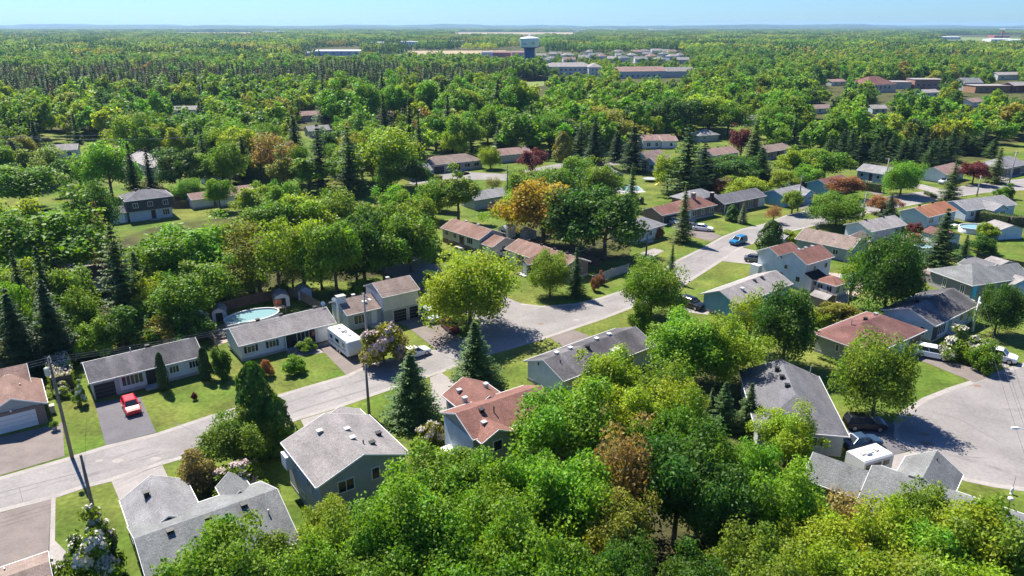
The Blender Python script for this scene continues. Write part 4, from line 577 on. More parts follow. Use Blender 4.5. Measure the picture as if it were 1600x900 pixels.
TL=[ # x, top row, foot row, width, kind, tint   (photograph pixels)
(330,824,985,135,'near','g'),(425,834,985,120,'near','g2'),(385,868,1030,150,'near','g'),(512,790,878,80,'near','yg'),(565,800,935,110,'near','g2'),(640,748,925,140,'near','bg'),(500,845,1000,120,'near','g'),(590,845,1010,140,'near','g'),(705,690,822,125,'near','g'),(770,738,895,120,'near','g'),(690,795,965,140,'near','bg'),(795,800,985,140,'near','g'),(880,592,742,140,'near','bg'),(842,702,850,110,'near','bg'),(905,705,872,140,'near','bg'),(978,640,850,108,'open','orr'),(960,765,915,110,'near','ol'),(1062,658,850,145,'near','dg'),(1010,600,722,105,'near','yg'),(955,548,655,95,'near','yg'),(1080,492,605,118,'near','bg'),(1140,498,605,88,'near','yg'),(1030,565,685,90,'near','g2'),(1062,588,700,90,'near','yg'),(1058,625,755,100,'near','g'),(1140,695,825,105,'near','g'),(1130,725,875,120,'near','dg'),(1232,640,728,82,'near','yg'),(1190,690,835,100,'near','bg'),(1245,738,885,115,'near','bg'),(1322,762,905,118,'open','orr'),(1290,822,960,125,'near','yg'),(1180,832,985,120,'near','g2'),(1085,850,1010,110,'near','dg'),(1430,752,890,95,'near','g2'),(1385,790,940,120,'near','yg'),(1490,788,950,140,'near','yg'),(1572,806,975,150,'near','g2'),(1445,812,960,120,'near','bg'),(1340,858,1015,140,'near','yg'),(1450,870,1030,150,'near','g2'),(880,842,1020,130,'near','g'),(965,850,1020,110,'near','dg'),(780,875,1060,150,'near','g'),(1230,880,1050,130,'near','g2'),(1540,880,1060,150,'near','yg'),
(642,552,657,98,'spruce','sp'),(742,505,598,82,'spruce','sp'),(1132,598,668,50,'spruce','sp'),(1172,600,672,48,'spruce','sp'),(1112,608,660,36,'spruce','sp'),
(398,568,702,58,'cedar','dg'),(428,620,705,52,'cedar','dg'),(362,645,732,92,'near','g2'),(420,655,715,60,'bush','dg'),(311,703,772,66,'bush','br'),(251,552,610,15,'cedar','spd'),(318,543,593,17,'cedar','spd'),(342,545,592,34,'bush','dg'),(459,555,583,32,'bush','bg'),(415,562,588,22,'bush','rb'),(478,530,548,30,'bush','g'),(303,612,625,8,'bush','burg'),(575,652,662,10,'bush','g'),
(733,390,518,140,'full','yg'),(860,390,463,60,'full','g2'),(901,388,462,36,'spruce','sp'),(1020,402,497,92,'full','g2'),(1050,383,440,24,'spruce','sp'),(1000,470,520,34,'bush','g'),
(1377,523,650,108,'full','g2'),(1394,358,496,98,'full','dg'),(1335,378,478,50,'open','g'),(1475,328,420,68,'spruce','sp'),(1509,368,408,28,'spruce','sp'),(1232,447,572,88,'near','dg'),(1176,440,545,62,'open','yg'),(1565,442,522,66,'full','dg'),(1310,468,505,60,'bush','ol'),(1285,480,508,34,'bush','yg'),(1360,485,520,40,'bush','g'),(1430,440,475,45,'bush','g2'),
(1540,535,580,40,'bush','g'),(1590,840,860,30,'bush','g'),
(1070,290,378,40,'spruce','pi'),(988,256,330,32,'spruce','sp'),(1162,316,349,19,'spruce','bs'),(1310,300,354,78,'full','g'),(1240,292,334,34,'oval','g2'),(1210,318,348,28,'open','rb'),(1325,270,310,48,'maple','rb'),(1412,250,306,56,'full','bg'),(1491,250,312,38,'spruce','pi'),(1524,247,288,38,'maple','burg'),(1561,232,286,36,'spruce','pi'),(1392,303,340,34,'spruce','bs'),(1380,302,335,44,'maple','rb'),(1205,345,398,36,'cedar','dg'),(1236,357,382,26,'bush','yg'),(1572,288,310,26,'bush','g'),(1145,320,345,18,'cedar','dg'),(1430,348,372,30,'bush','burg'),(1545,345,372,28,'bush','yg'),(1538,365,395,36,'bush','dg'),(1030,352,372,14,'bush','rb'),(930,432,455,14,'bush','rb'),
(850,274,384,108,'maple','gold'),(800,296,366,56,'maple','yg'),(895,282,398,90,'maple','dg'),(948,286,405,108,'maple','dg'),(870,256,330,80,'maple','g'),(940,250,320,60,'maple','g2'),(812,262,320,50,'maple','g2'),(905,240,300,60,'maple','g'),
(715,262,348,60,'oval','g2'),(610,246,300,46,'maple','g'),(766,228,264,32,'full','yg'),(832,231,270,38,'maple','burg'),(880,206,252,27,'cedar','ol'),(930,185,258,46,'spruce','spd'),(990,195,268,52,'spruce','spd'),(1075,196,308,92,'pine','sp'),(1100,225,300,70,'pine','spd'),(1045,235,300,44,'maple','yg'),(1180,190,275,56,'spruce','pi'),(1160,195,245,36,'maple','burg'),(1150,236,288,74,'maple','dg'),(1118,240,292,70,'maple','dg'),(1190,232,285,60,'spruce','sp'),(1166,275,308,58,'maple','yg'),(1128,278,306,26,'maple','rb'),(1247,228,282,58,'maple','yg'),(1292,225,285,62,'maple','g'),(1262,255,292,46,'maple','bg'),(1225,262,300,40,'maple','yg'),
(820,262,300,50,'maple','g2'),(650,245,295,36,'maple','dg'),(690,285,330,34,'bush','g2'),(735,278,300,18,'oval','g'),(770,275,300,30,'open','ol'),
# left and centre-left wood
(70,310,455,160,'maple','g'),(15,300,440,110,'maple','yg'),(30,393,525,52,'spruce','spd'),(68,388,532,54,'spruce','spd'),(18,402,500,90,'maple','yg'),(100,400,520,80,'maple','g2'),(20,455,585,90,'spruce','spd'),(75,440,570,84,'spruce','spd'),(-20,430,560,90,'maple','g'),(120,445,540,60,'maple','g2'),(183,355,512,96,'pine','pi'),(155,318,430,52,'spruce','br'),(215,395,500,60,'spruce','sp'),(30,245,330,100,'maple','g'),(140,275,392,72,'maple','dg'),(95,330,400,60,'maple','bg'),(10,440,560,60,'maple','bg'),
(165,212,312,72,'maple','bg'),(205,226,318,40,'spruce','spd'),(232,232,316,40,'spruce','spd'),(278,226,300,66,'maple','dg'),(120,235,300,60,'maple','dg'),(60,225,290,66,'maple','g2'),(20,220,270,60,'spruce','spd'),(291,279,318,42,'full','bg'),(325,230,295,60,'maple','g'),
(250,352,475,105,'maple','g'),(300,340,452,115,'maple','bg'),(318,400,490,85,'maple','g'),(275,425,520,85,'maple','g'),(235,420,510,60,'open','yg'),(382,330,455,90,'open','ol'),(430,328,465,85,'open','yg'),(400,360,462,80,'open','ol'),(470,338,452,80,'maple','yg'),(360,330,430,70,'maple','g'),(420,300,400,80,'maple','g'),(470,290,390,80,'maple','yg'),(520,325,462,85,'maple','g'),(565,318,440,80,'maple','dg'),(598,350,440,90,'maple','g'),(640,322,425,80,'maple','g'),(585,300,410,70,'maple','g2'),(650,298,392,66,'maple','g2'),(638,345,412,60,'maple','g'),(555,372,446,66,'maple','dg'),(500,392,452,60,'open','g2'),(455,400,456,50,'open','yg'),(525,290,380,66,'maple','g2'),(620,285,370,60,'maple','bg'),(675,275,345,50,'maple','g'),(395,420,460,46,'open','yg'),(345,412,468,50,'maple','g2'),(440,440,462,30,'bush','g'),(300,455,500,40,'bush','yg'),(150,500,560,60,'bush','g'),(185,470,545,80,'bush','dg'),(235,495,540,60,'bush','ol'),(295,480,530,60,'bush','dg'),(320,500,525,36,'bush','bs'),
(420,196,290,72,'open','orr'),(372,192,282,66,'maple','yg'),(352,215,300,50,'maple','g'),(498,196,300,58,'pine','spd'),(545,200,305,66,'pine','sp'),(602,192,292,88,'maple','yg'),(655,188,268,36,'spruce','sp'),(460,180,262,50,'spruce','spd'),(520,198,260,60,'maple','dg'),(570,190,260,50,'maple','g'),(480,240,300,60,'oval','g'),(440,235,300,50,'oval','ol'),(340,270,330,40,'maple','g'),(400,285,345,60,'maple','yg'),(440,280,350,50,'maple','bg'),(380,215,290,50,'spruce','sp'),
(700,150,234,36,'spruce','spd'),(735,165,233,42,'oval','bg'),(762,158,232,46,'maple','g'),(640,155,242,36,'spruce','spd'),(800,168,236,50,'oval','g'),(830,165,234,40,'spruce','sp'),(860,172,238,50,'maple','bg'),(905,152,226,58,'oval','bg'),(945,162,228,78,'maple','ol'),(1010,150,214,58,'maple','dg'),(1060,140,214,68,'maple','dg'),(1110,140,211,76,'maple','yg'),(1140,150,214,58,'maple','g'),(560,168,250,50,'oval','g'),(625,186,262,42,'oval','g2'),(965,198,252,36,'spruce','spd'),(1022,176,221,32,'oval','yg'),(908,188,249,40,'pine','sp'),(680,165,236,46,'oval','bg'),(600,150,240,34,'spruce','spd'),(780,190,240,30,'spruce','sp'),(1205,160,222,50,'maple','g'),(1228,170,228,44,'oval','bg'),(590,440,470,30,'bush','dg'),(680,420,450,40,'bush','dg'),(560,440,468,40,'bush','g'),(330,440,478,40,'maple','yg')]
for r in TL: tree(*r)
for i,x in enumerate(range(1300,1570,16)): tree(x+rnd.uniform(-5,5),206+rnd.uniform(-8,12),257+rnd.uniform(-5,5)-(14 if x>1500 else 0),38,'pine' if i%3 else 'spruce','spd' if i%2 else 'sp')
for i,x in enumerate(range(505,850,23)): tree(x+rnd.uniform(-6,6),116+rnd.uniform(-6,14),202+rnd.uniform(-6,8),42+rnd.uniform(0,14),'oval' if i%4 else 'spruce','sp' if i%4==0 else ('bg' if i%2 else 'yg'))
# blossoming shrubs: foliage and blossom are parts of their own
def blossom_mesh(C,N,size,m): return leaf_mesh('blossom',C,N,size,m,np.stack([rng.random(len(C)),rng.random(len(C)),np.zeros(len(C))],1),.9)
BLO={}
def bloomer(x,yt,yb,w,colr,tint,label,n=700,name='lilac_bush'):
    n=n*3
    p=at(x,yb); hh=height_from(p,yt); f=p.y*_c-(hh*.6-CAMH)*_s; wm=w*f/FPX
    h0,w0,cm,tm=PR['bush'][rnd.randrange(3)]; root=empty(name,(p.x,p.y,0),0,label,'bush'); root.scale=(wm/w0,wm/w0,hh/h0)
    c=link('foliage',cm,root); c.color=(*TINT[tint],1); link('stem',tm,root)
    co=np.empty(len(cm.vertices)*3,dtype=np.float32); cm.vertices.foreach_get('co',co); q=co.reshape(-1,4,3).mean(1).astype(float); ctr=np.array([0,0,1.2]); rad=np.linalg.norm((q-ctr)*np.array([1,1,1.1]),axis=1)
    q=q[(rad>np.quantile(rad,.45))&(q[:,2]>.7)]; cl=q[rng.integers(0,len(q),60)]; dd=np.linalg.norm(q[:,None]-cl[None],axis=2).min(1); C=q[dd<.27]; C=C[rng.random(len(C))<min(1,n/6000)]
    nn=C-ctr; nn/=np.linalg.norm(nn,axis=1,keepdims=True); C=C+nn*.07+np.array([0,0,.05]); nn=nn+unit(len(C))*.5; nn/=np.linalg.norm(nn,axis=1,keepdims=True)
    mk='blossom_%s'%label[:8]; mm=mat('blossom%.2f%.2f'%colr[:2],colr,.7); b=link('blossom',blossom_mesh(C,nn,.17,mm),root)
PINKB=(.42,.31,.32); WHB=(.5,.46,.4); PURB=(.45,.37,.45)
bloomer(600,497,568,72,PINKB,'ol','pink blossoming lilac between the camper and the white parked car',1500)
bloomer(152,812,905,88,WHB,'g2','cream blossoming shrub beside the pole near the lower left',1500)
bloomer(372,716,770,72,PINKB,'g2','pink blossoming lilac beside the garage gable roof',1300); bloomer(672,655,692,44,WHB,'ol','white blossoming shrub left of the red-roofed house',1500)
bloomer(1495,517,560,56,WHB,'g2','white blossoming shrub between the court driveways',1600); bloomer(1530,525,570,40,WHB,'g','small white flowering shrub under the leaning wires',700)
bloomer(128,598,632,18,(.75,.72,.6),'g','cream flowering shrub at the white bungalow garage corner',900,'flower_bush'); bloomer(306,480,520,42,(.55,.62,.68),'bs','bluish white flowering bush behind the white bungalow',1300)
bloomer(97,600,618,30,PURB,'yg','lilac flowering bush at the near end of the blooming hedge',500); bloomer(1420,362,385,34,(.5,.38,.42),'rb','mauve flowering bush below the orange-roofed house',900); bloomer(938,425,445,12,(.7,.25,.3),'rb','small red flowering bush by the board fence',500)
# clipped hedges: one mesh of leaves each
def hedge(pts,h,w,tint,label,n=None,blos=None):
    p=P(pts); root=empty('hedge',(p[0].x,p[0].y,0),0,label,'hedge'); C=[];N=[]; o=p[0]
    for i in range(len(p)-1):
        L=(p[i+1]-p[i]).length; t=(p[i+1]-p[i])/L; s_=Vector((-t.y,t.x,0)); k=int(L*(2*h+w)*28)
        a=rng.random(k)*L; u=rng.random(k)*(2*h+w); hh=h*(1+.06*np.sin(a*1.7)); 
        lat=np.where(u<h,-w/2,np.where(u<h+w,u-h-w/2,w/2)); z=np.where(u<h,u,np.where(u<h+w,hh,u-h-w)); 
        nl=np.where(u<h,-1.,np.where(u<h+w,0,1.)); nz=np.where((u>=h)&(u<h+w),1.,.25)
        c=np.stack([p[i].x-o.x+t.x*a+s_.x*lat,p[i].y-o.y+t.y*a+s_.y*lat,z],1)+rng.normal(size=(k,3))*.1; c[:,2]=np.maximum(c[:,2],.05)
        nn=np.stack([s_.x*nl,s_.y*nl,nz],1)+unit(k)*.6; C.append(c); N.append(nn/np.linalg.norm(nn,axis=1,keepdims=True))
    C=np.concatenate(C);N=np.concatenate(N); f=link('foliage',leaf_mesh('foliage',C,N,.26,LEAF,rng.random((len(C),3))),root); f.color=(*TINT[tint],1)
    core=MB()
    for i in range(len(p)-1):
        t=(p[i+1]-p[i]).normalized(); s_=Vector((-t.y,t.x,0))*(w/2-.15); a=p[i]-o; b=p[i+1]-o
        core.loft([[(q+s_*k).xy.to_tuple()+(z,) for k,z in((-1,.0),(1,.0),(1,h-.15),(-1,h-.15))] for q in(a,b)])
    core.build('branches',BARK,root)
    if blos:
        top=C[:,2]>h*.9; b=C[top][:int(top.sum()*.4)]+np.array([0,0,.12]); link('blossom',blossom_mesh(b,N[top][:len(b)],.24,mat('hedge_blossom',blos,.7)),root)
hedge([(91,562),(100,612)],2.3,2.6,'yg','clipped green hedge crowned with lilac blossom left of the white bungalow',blos=(.5,.42,.46))
hedge([(1492,330),(1530,344),(1575,352),(1640,354)],2.3,2.2,'dg','long dark clipped hedge below the grey cross-gabled house')
hedge([(1345,296),(1375,301)],2.4,1.8,'dg','dark hedge in front of the raised pale-blue house')
hedge([(236,300),(262,313),(280,322)],2.6,2,'ol','olive hedge beside the slate-and-blue two-storey')
hedge([(700,252),(720,247),(770,254)],1.4,1.2,'yg','low yellow-green hedge behind the brown hip-roofed bungalow')
hedge([(645,273),(668,279),(690,281)],1.3,1.4,'yg','low clipped hedge along the drive of the round lawn')
hedge([(955,318),(1005,318)],1.9,1.6,'g','clipped green hedge behind the far pool lawn')
hedge([(1252,698),(1312,702)],1.8,2.0,'ol','clipped olive hedge at the foot of the large charcoal-roofed house')
hedge([(1280,560),(1320,575)],.5,.7,'g','low green plant border under the sage green wall')
hedge([(1445,303),(1462,310)],.9,1,'dg','small low hedge at the corner of the pale drive')
# ------------------------------------------------------------------ sheds, pools, fences
def shed(x,y,ang,w,d,h,wm,rm,label,door=D_WHITE,barn=False,ze=0):
    p=at(x,y); root=empty('garden_shed',(p.x,p.y,0),R(ang),label,'shed')
    if barn: sec=lambda yy:[(-w/2,yy,h*.62),(-w*.36,yy,h*.85),(0,yy,h),(w*.36,yy,h*.85),(w/2,yy,h*.62)]; 
    else: sec=lambda yy:[(-w/2,yy,h*.72),(0,yy,h),(w/2,yy,h*.72)]
    wl=MB(); wl.loft([[(-w/2+.1,yy,0)]+[(q[0]*.93,q[1],q[2]-.05) for q in sec(yy)]+[(w/2-.1,yy,0)] for yy in(0.1,d-.1)]); wl.build('wall',wm,root)
    rf=MB(); rf.loft([sec(yy)+[(q[0],q[1],q[2]-.09) for q in sec(yy)[::-1]] for yy in(-.12,d+.12)]); rf.build('roof',rm,root)
    MB().box(-w*.22,w*.22,.03,.12,.05,h*.62).build('door',door,root)
    return root
shed(344,503,20,2.3,2.6,2.4,WHITE,R_GREY,'barn roofed white garden shed at the left end of the round pool',GARD,True); shed(442,480,25,2.6,2.6,2.5,WHITE,R_GREY,'barn roofed white garden shed behind the round pool fence',GARD,True); shed(478,468,30,2.4,2.4,2.3,S_LBLUE,R_PALE,'pale blue garden shed in the shade behind the shuttered bungalow',S_LBLUE)
shed(122,556,36,4,3.2,2.5,S_LBLUE,R_PALE,'pale blue garden shed behind the blooming hedge',D_TEAL); shed(32,556,30,3,2.8,2.6,S_GREYB,R_SILVER,'grey gabled shed behind the brown-roofed left house',D_TEAL); shed(62,573,36,3,2.4,2.1,S_BEIGE,R_PALE,'low beige shed right of the brown-roofed left house',DOORD)
shed(242,540,40,2.6,2.4,2.2,S_SLATE,R_DARK,'dark shed behind the white bungalow ridge',DARK); shed(267,535,36,2.2,2.2,2.2,S_WHITE,R_PALE,'pale shed behind the right half of the white bungalow',D_WHITE); shed(1485,385,25,5.6,5.2,3.2,S_WHITE,R_MAROON,'white garden garage with red-brown roof beside the blue pool',D_WHITE); shed(1578,374,10,6,5,3.2,S_LBLUE,R_PALE,'big pale blue flat-topped shed at the right edge lawn',S_LBLUE)
shed(983,325,36,2.6,2.4,2.4,S_SLATE,R_GREY,'dark garden shed at the end of the far lawn hedge',DARK); shed(830,374,30,3,2.6,2.3,S_GREY,R_PALE,'grey shed behind the brown brick bungalow',D_TEAL); shed(1297,480,35,3.2,3,2.2,WOOD,R_PALE,'brown wooden hut behind the blue gabled house',WOOD); shed(1598,462,20,7,6,3.2,S_BLUE2,R_PALE,'blue outbuilding cut by the right edge',S_LBLUE); shed(1572,425,20,4.4,3.4,2.2,S_GREY,R_PALE,'low grey shed at the end of the right lawn',D_TEAL)
shed(1466,443,20,3,2.6,2.2,S_TAUPE,R_TANB,'taupe shed tucked behind the silver-grey hip roof',DARK); shed(1230,384,36,3,3,2.3,S_GREY,R_GREY,'small grey shed behind the white two-storey house',D_TEAL); shed(786,372,-40,3,2.8,2.8,WHITE,WHITE,'white garden gazebo behind the cream raised ranch',DOORD)
shed(152,300,36,3,3,2.4,S_LBLUE,R_PALE,'pale shed against the left side of the slate-and-blue house',D_TEAL)
LINER=mat('pool_liner',(.1,.45,.58),.3); 
def round_pool(x,y,rx,ry,ang,label,h=1.25,deck=False):
    p=at(x,y); root=empty('round_pool',(p.x,p.y,0),R(ang),label,'pool'); n=36; e=lambda a,z,k=0.:((rx+k)*math.cos(a),(ry+k)*math.sin(a),z); A=[2*math.pi*i/n for i in range(n)]
    w=MB(); w.loft([[e(a,0) for a in A],[e(a,h) for a in A],[e(a,h,-.06) for a in A],[e(a,.1,-.06) for a in A]],False); w.build('pool_wall',WHITE,root,True)
    r=MB(); r.loft([[e(a,h+.004,.08) for a in A],[e(a,h+.05,.08) for a in A],[e(a,h+.05,-.12) for a in A],[e(a,h+.004,-.12) for a in A],[e(a,h+.004,.08) for a in A]],False); r.build('pool_rim',WHITE,root)
    MB().loft([[e(a,.02,-.07) for a in A],[e(a,h-.18,-.07) for a in A]]).build('water',WATER,root)
    if deck:
        MB().box(-rx-.3,rx*.2,-ry-.2-.12,-ry-.2,h+.25,h+.32).build('reel_tube',GALV,root); MB().box(rx-.2,rx+1.4,.3,1.7,h-.1,h+.02).build('deck',WOOD,root)
        for q in((rx-.1,.4),(rx+1.3,.4),(rx+1.3,1.6)): MB().box(q[0],q[0]+.1,q[1],q[1]+.1,0,h-.1).build('deck_post',WOOD,root)
        MB().box(rx+.2,rx+1.2,1.8,2.6,h+.02,h+.8).build('planter',mat('terracotta',(.45,.13,.06)),root)
round_pool(395,504,4.2,2.6,36,'round above-ground pool behind the shuttered white bungalow',1.25,True); round_pool(1522,362,3.6,2.6,10,'round above-ground pool beside the garden garage'); round_pool(1442,393,1.9,1.6,10,'small turquoise pool half hidden by the dark spruce')
def inground(pts,label,z=.03):
    p=P(pts); c=sum(p,Vector())/len(p); root=empty('inground_pool',(c.x,c.y,0),0,label,'pool'); mb=MB(); mb.quad(*[((q-c).x,(q-c).y,z+.012) for q in p]); mb.build('water',WATER,root)
    cp=MB(); k=len(p)
    for i in range(k):
        a,b=p[i]-c,p[(i+1)%k]-c; cp.quad((a.x,a.y,z+.03),(b.x,b.y,z+.03),(b.x*1.12,b.y*1.12,z+.03),(a.x*1.12,a.y*1.12,z+.03))
    cp.build('coping',CONC,root)
inground([(1308,445),(1325,446),(1345,440),(1342,428),(1325,426),(1312,433)],'turquoise in-ground pool beside the white two-storey sunroom',.05); inground([(962,296),(980,299),(1003,297),(995,291),(972,291)],'small turquoise pool on the far lawn beside the slate house',.06)
def fence(pts,h,m,label,step=2.4,name='board_fence'):
    p=P(pts); root=empty(name,(p[0].x,p[0].y,0),0,label,'fence'); o=p[0]
    for i in range(len(p)-1):
        d=p[i+1]-p[i]; L=d.length; t=d/L; n=max(1,round(L/step)); a=math.atan2(t.y,t.x)
        for k in range(n+1):
            if k==n and i<len(p)-2: continue
            q=p[i]+t*(L*k/n)-o; MB().box(-.06,.06,-.06,.06,0,h+.1).build('post',m,root,loc=q,rz=a)
        for k in range(n):
            q=p[i]+t*(L*k/n)-o; s=L/n; mb=MB(); nb=int((s-.12)/.16)
            for j in range(nb): x0=.07+j*(s-.14)/nb; hh=h-rnd.random()*.03; mb.box(x0,x0+(s-.14)/nb-.012,-.012,.012,.06,hh)
            mb.box(.06,s-.06,.013,.05,.35,.44); mb.box(.06,s-.06,.013,.05,h-.4,h-.31); o_=mb.build('panel',m,root,loc=q,rz=a); o_['kind']='stuff'
WOODD=mat('dark_board',(.13,.085,.06),.9,.25,1.2,.2,12); WOODG=mat('grey_board',(.36,.33,.3),.9,.2,1,.15,10)
fence([(925,445),(955,434),(982,425)],1.7,WOODG,'weathered board fence at the corner of the side street'); fence([(300,492),(322,520),(340,545)],1.7,WOOD,'wooden fence running beside the white bungalow backyard')
fence([(335,492),(385,478),(440,466)],1.8,WOODD,'dark board fence behind the round pool'); fence([(445,462),(468,468),(500,486)],1.7,WOOD,'wooden fence descending to the shuttered bungalow'); fence([(258,326),(285,325),(303,323)],1.9,WOODD,'dark board fence beside the pinkish-roofed white house',2.4)
fence([(838,388),(880,402),(935,418)],1.8,WOODD,'dark fence in the shade behind the brown brick bungalow'); fence([(1262,450),(1275,462),(1305,475)],1.6,WOODG,'pale fence below the sunroom'); fence([(1420,408),(1470,412)],1.7,WHITE,'white fence behind the silver-grey hip roof')
fence([(1525,405),(1600,418)],1.1,DARK,'low dark chain fence across the right lawn',2.4,'chain_fence')
# ------------------------------------------------------------------ poles, wires, street lights
def pole(x,y,yt,label,arm=1.6,ang=126,trans=False,lean=0,lampd=None,m=None):
    p=at(x,y); h=height_from(p,yt); root=empty('utility_pole',(p.x,p.y,0),R(ang),label,'utility pole')
    MB().tube([(0,0,0),(lean*.5,0,h*.5),(lean,0,h)],[.19,.16,.12],10).build('shaft',m or POLEW,root,True)
    if arm: MB().box(-arm/2+lean,arm/2+lean,-.16,-.04,h-.5,h-.36).build('cross_arm',POLEW,root)
    for k in(-1,0,1):
        if arm: MB().lathe([(.03,h-.36),(.06,h-.3),(.04,h-.2),(.02,h-.14)],8,(k*arm*.44+lean,-.1)).build('insulator',GALV,root)
    if trans: MB().lathe([(.2,h-2.0),(.24,h-1.95),(.24,h-1.15),(.1,h-1.05)],12,(lean,.42)).build('transformer',GALV,root); MB().box(lean-.05,lean+.05,.1,.25,h-1.7,h-1.5).build('bracket',GALV,root)
    if lampd:
        a=lampd; MB().tube([(lean,0,h-1.2),(a*.5,0,h-.5),(a,0,h-.4)],.04,6).build('lamp_arm',GALV,root); MB().box(min(a,a+.6*a/abs(a)),max(a,a+.6*a/abs(a)),-.14,.14,h-.48,h-.34).build('lamp_head',WHITE,root)
    return Vector((p.x,p.y,h-.3))
t1=pole(113,716,558,'tall utility pole with transformer beside the lawn left of the white bungalow',1.8,126,True); t2=pole(150,815,711,'dark utility pole behind the cream blossoming shrub',0,126)
t3=pole(575,552,458,'grey utility pole beside the pink lilac and camper',1.8,126,False,0,-1.6,mat('pole_grey',(.33,.32,.31),.8,.1,2)); t4=pole(577,648,568,'dark utility pole on the lawn left of the front spruce',.9,126)
t5=pole(1009,406,354,'utility pole on the lawn of the small white hip-roofed house',0,126); t7=pole(1347,343,301,'pale utility pole right of the round street maple',1.0,126,False,0,None,WOODG); t6=pole(1380,302,247,'tall pale utility pole beside the raised pale-blue house',1.2,126,False,0,None,WOODG)
t8=pole(1526,307,274,'short pale utility pole by the burgundy tree',.9,126,False,0,None,WOODG); t9=pole(1577,286,236,'tall utility pole beside the right edge spruce',1.2,126,False,0,None,WOODG); t10=pole(1519,518,464,'pale pole beside the streaked-roof bungalow corner',.9,60,False,.0,-1.4,mat('pole_white',(.6,.61,.62),.6,.1,2))
t11=pole(793,330,258,'thin grey pole among the trees above the golden tree',0,126); t12=pole(898,248,214,'far pole with one arm beside the olive cedar',1.2,126); t13=pole(1246,330,274,'thin pole in front of the sky-blue bungalow',.8,126); t14=pole(215,520,470,'thin pole in the shade behind the white bungalow',0,126) if False else None
hd=at(1583,668,7.6); rt=empty('street_light',(hd.x+2.6,hd.y-1.0,0),0,'white street light reaching in from the right edge over the court','street light'); PW=mat('pole_white',(.6,.61,.62),.6,.1,2)
MB().tube([(0,0,0),(0,0,4),(0,0,7.2)],[.14,.11,.08],10).build('shaft',PW,rt); MB().tube([(0,0,7.1),(-.9,.35,7.55),(-2.2,.85,7.65)],.05,6).build('lamp_arm',PW,rt); MB().loft([[(x,.85+x*0+.2*0+y,z) for y,z in((-w,7.58),(w,7.58),(w*.7,7.58+t),(-w*.7,7.58+t))] for x,w,t in((-2.9,.08,.08),(-2.7,.2,.16),(-2.2,.12,.14))]).build('lamp_head',WHITE,rt)
WIRE=mat('wire',(.30,.30,.30),.5); WIRED=mat('wire_dark',(.05,.05,.055),.5)
def wire(a,b,label,off=0.,sag=.6,r=.015,m=None):
    a,b=Vector(a),Vector(b); d=(b-a).normalized(); s=Vector((-d.y,d.x,0))*off; pts=[]
    for i in range(13): t=i/12; q=a.lerp(b,t)+s; q.z-=sag*4*t*(1-t); pts.append(tuple(q))
    tag(MB().tube(pts,r,5).build('overhead_wire',m or WIRE),label,'wire','overhead wires')
wl=t1+Vector((-math.cos(R(36))*45,-math.sin(R(36))*45,0))
for k,nm in((-.7,'front'),(.0,'middle'),(.7,'rear')):
    wire(t1,t3,'%s overhead wire crossing the white bungalow roof'%nm,k,.9); wire(wl,t1,'%s overhead wire leaving the tall left pole'%nm,k,.6)
wire(t1-Vector((0,0,2.5)),at(120,640,0)+Vector((.8,0,2.6)),'service wire from the tall left pole to the white bungalow',0,.3); wire(t3-Vector((0,0,1)),at(510,500,2.6),'service wire from the grey pole to the shuttered bungalow',0,.4); wire(t3,t5,'long overhead wire above the side street corner',0,1.6,.02); wire(t5,t13,'overhead wire from the white hip-roofed house to the sky-blue bungalow',0,1.2); wire(t13,t6,'overhead wire above the red-leaved tree',0,1.0); wire(t6,t9,'overhead wire above the burgundy tree',0,1.2); wire(t10,at(1640,800,7),'near overhead wire sloping across the paved court',.4,.4,.014,WIRED); wire(t10,at(1640,800,7),'far overhead wire sloping across the paved court',-.4,.4,.014,WIRED); wire(at(-40,212,11),at(330,196,11),'upper pale wire high over the left woods',0,1.5,.07); wire(at(-40,214,10),at(330,214,10),'lower pale wire high over the left woods',4,1.5,.07)
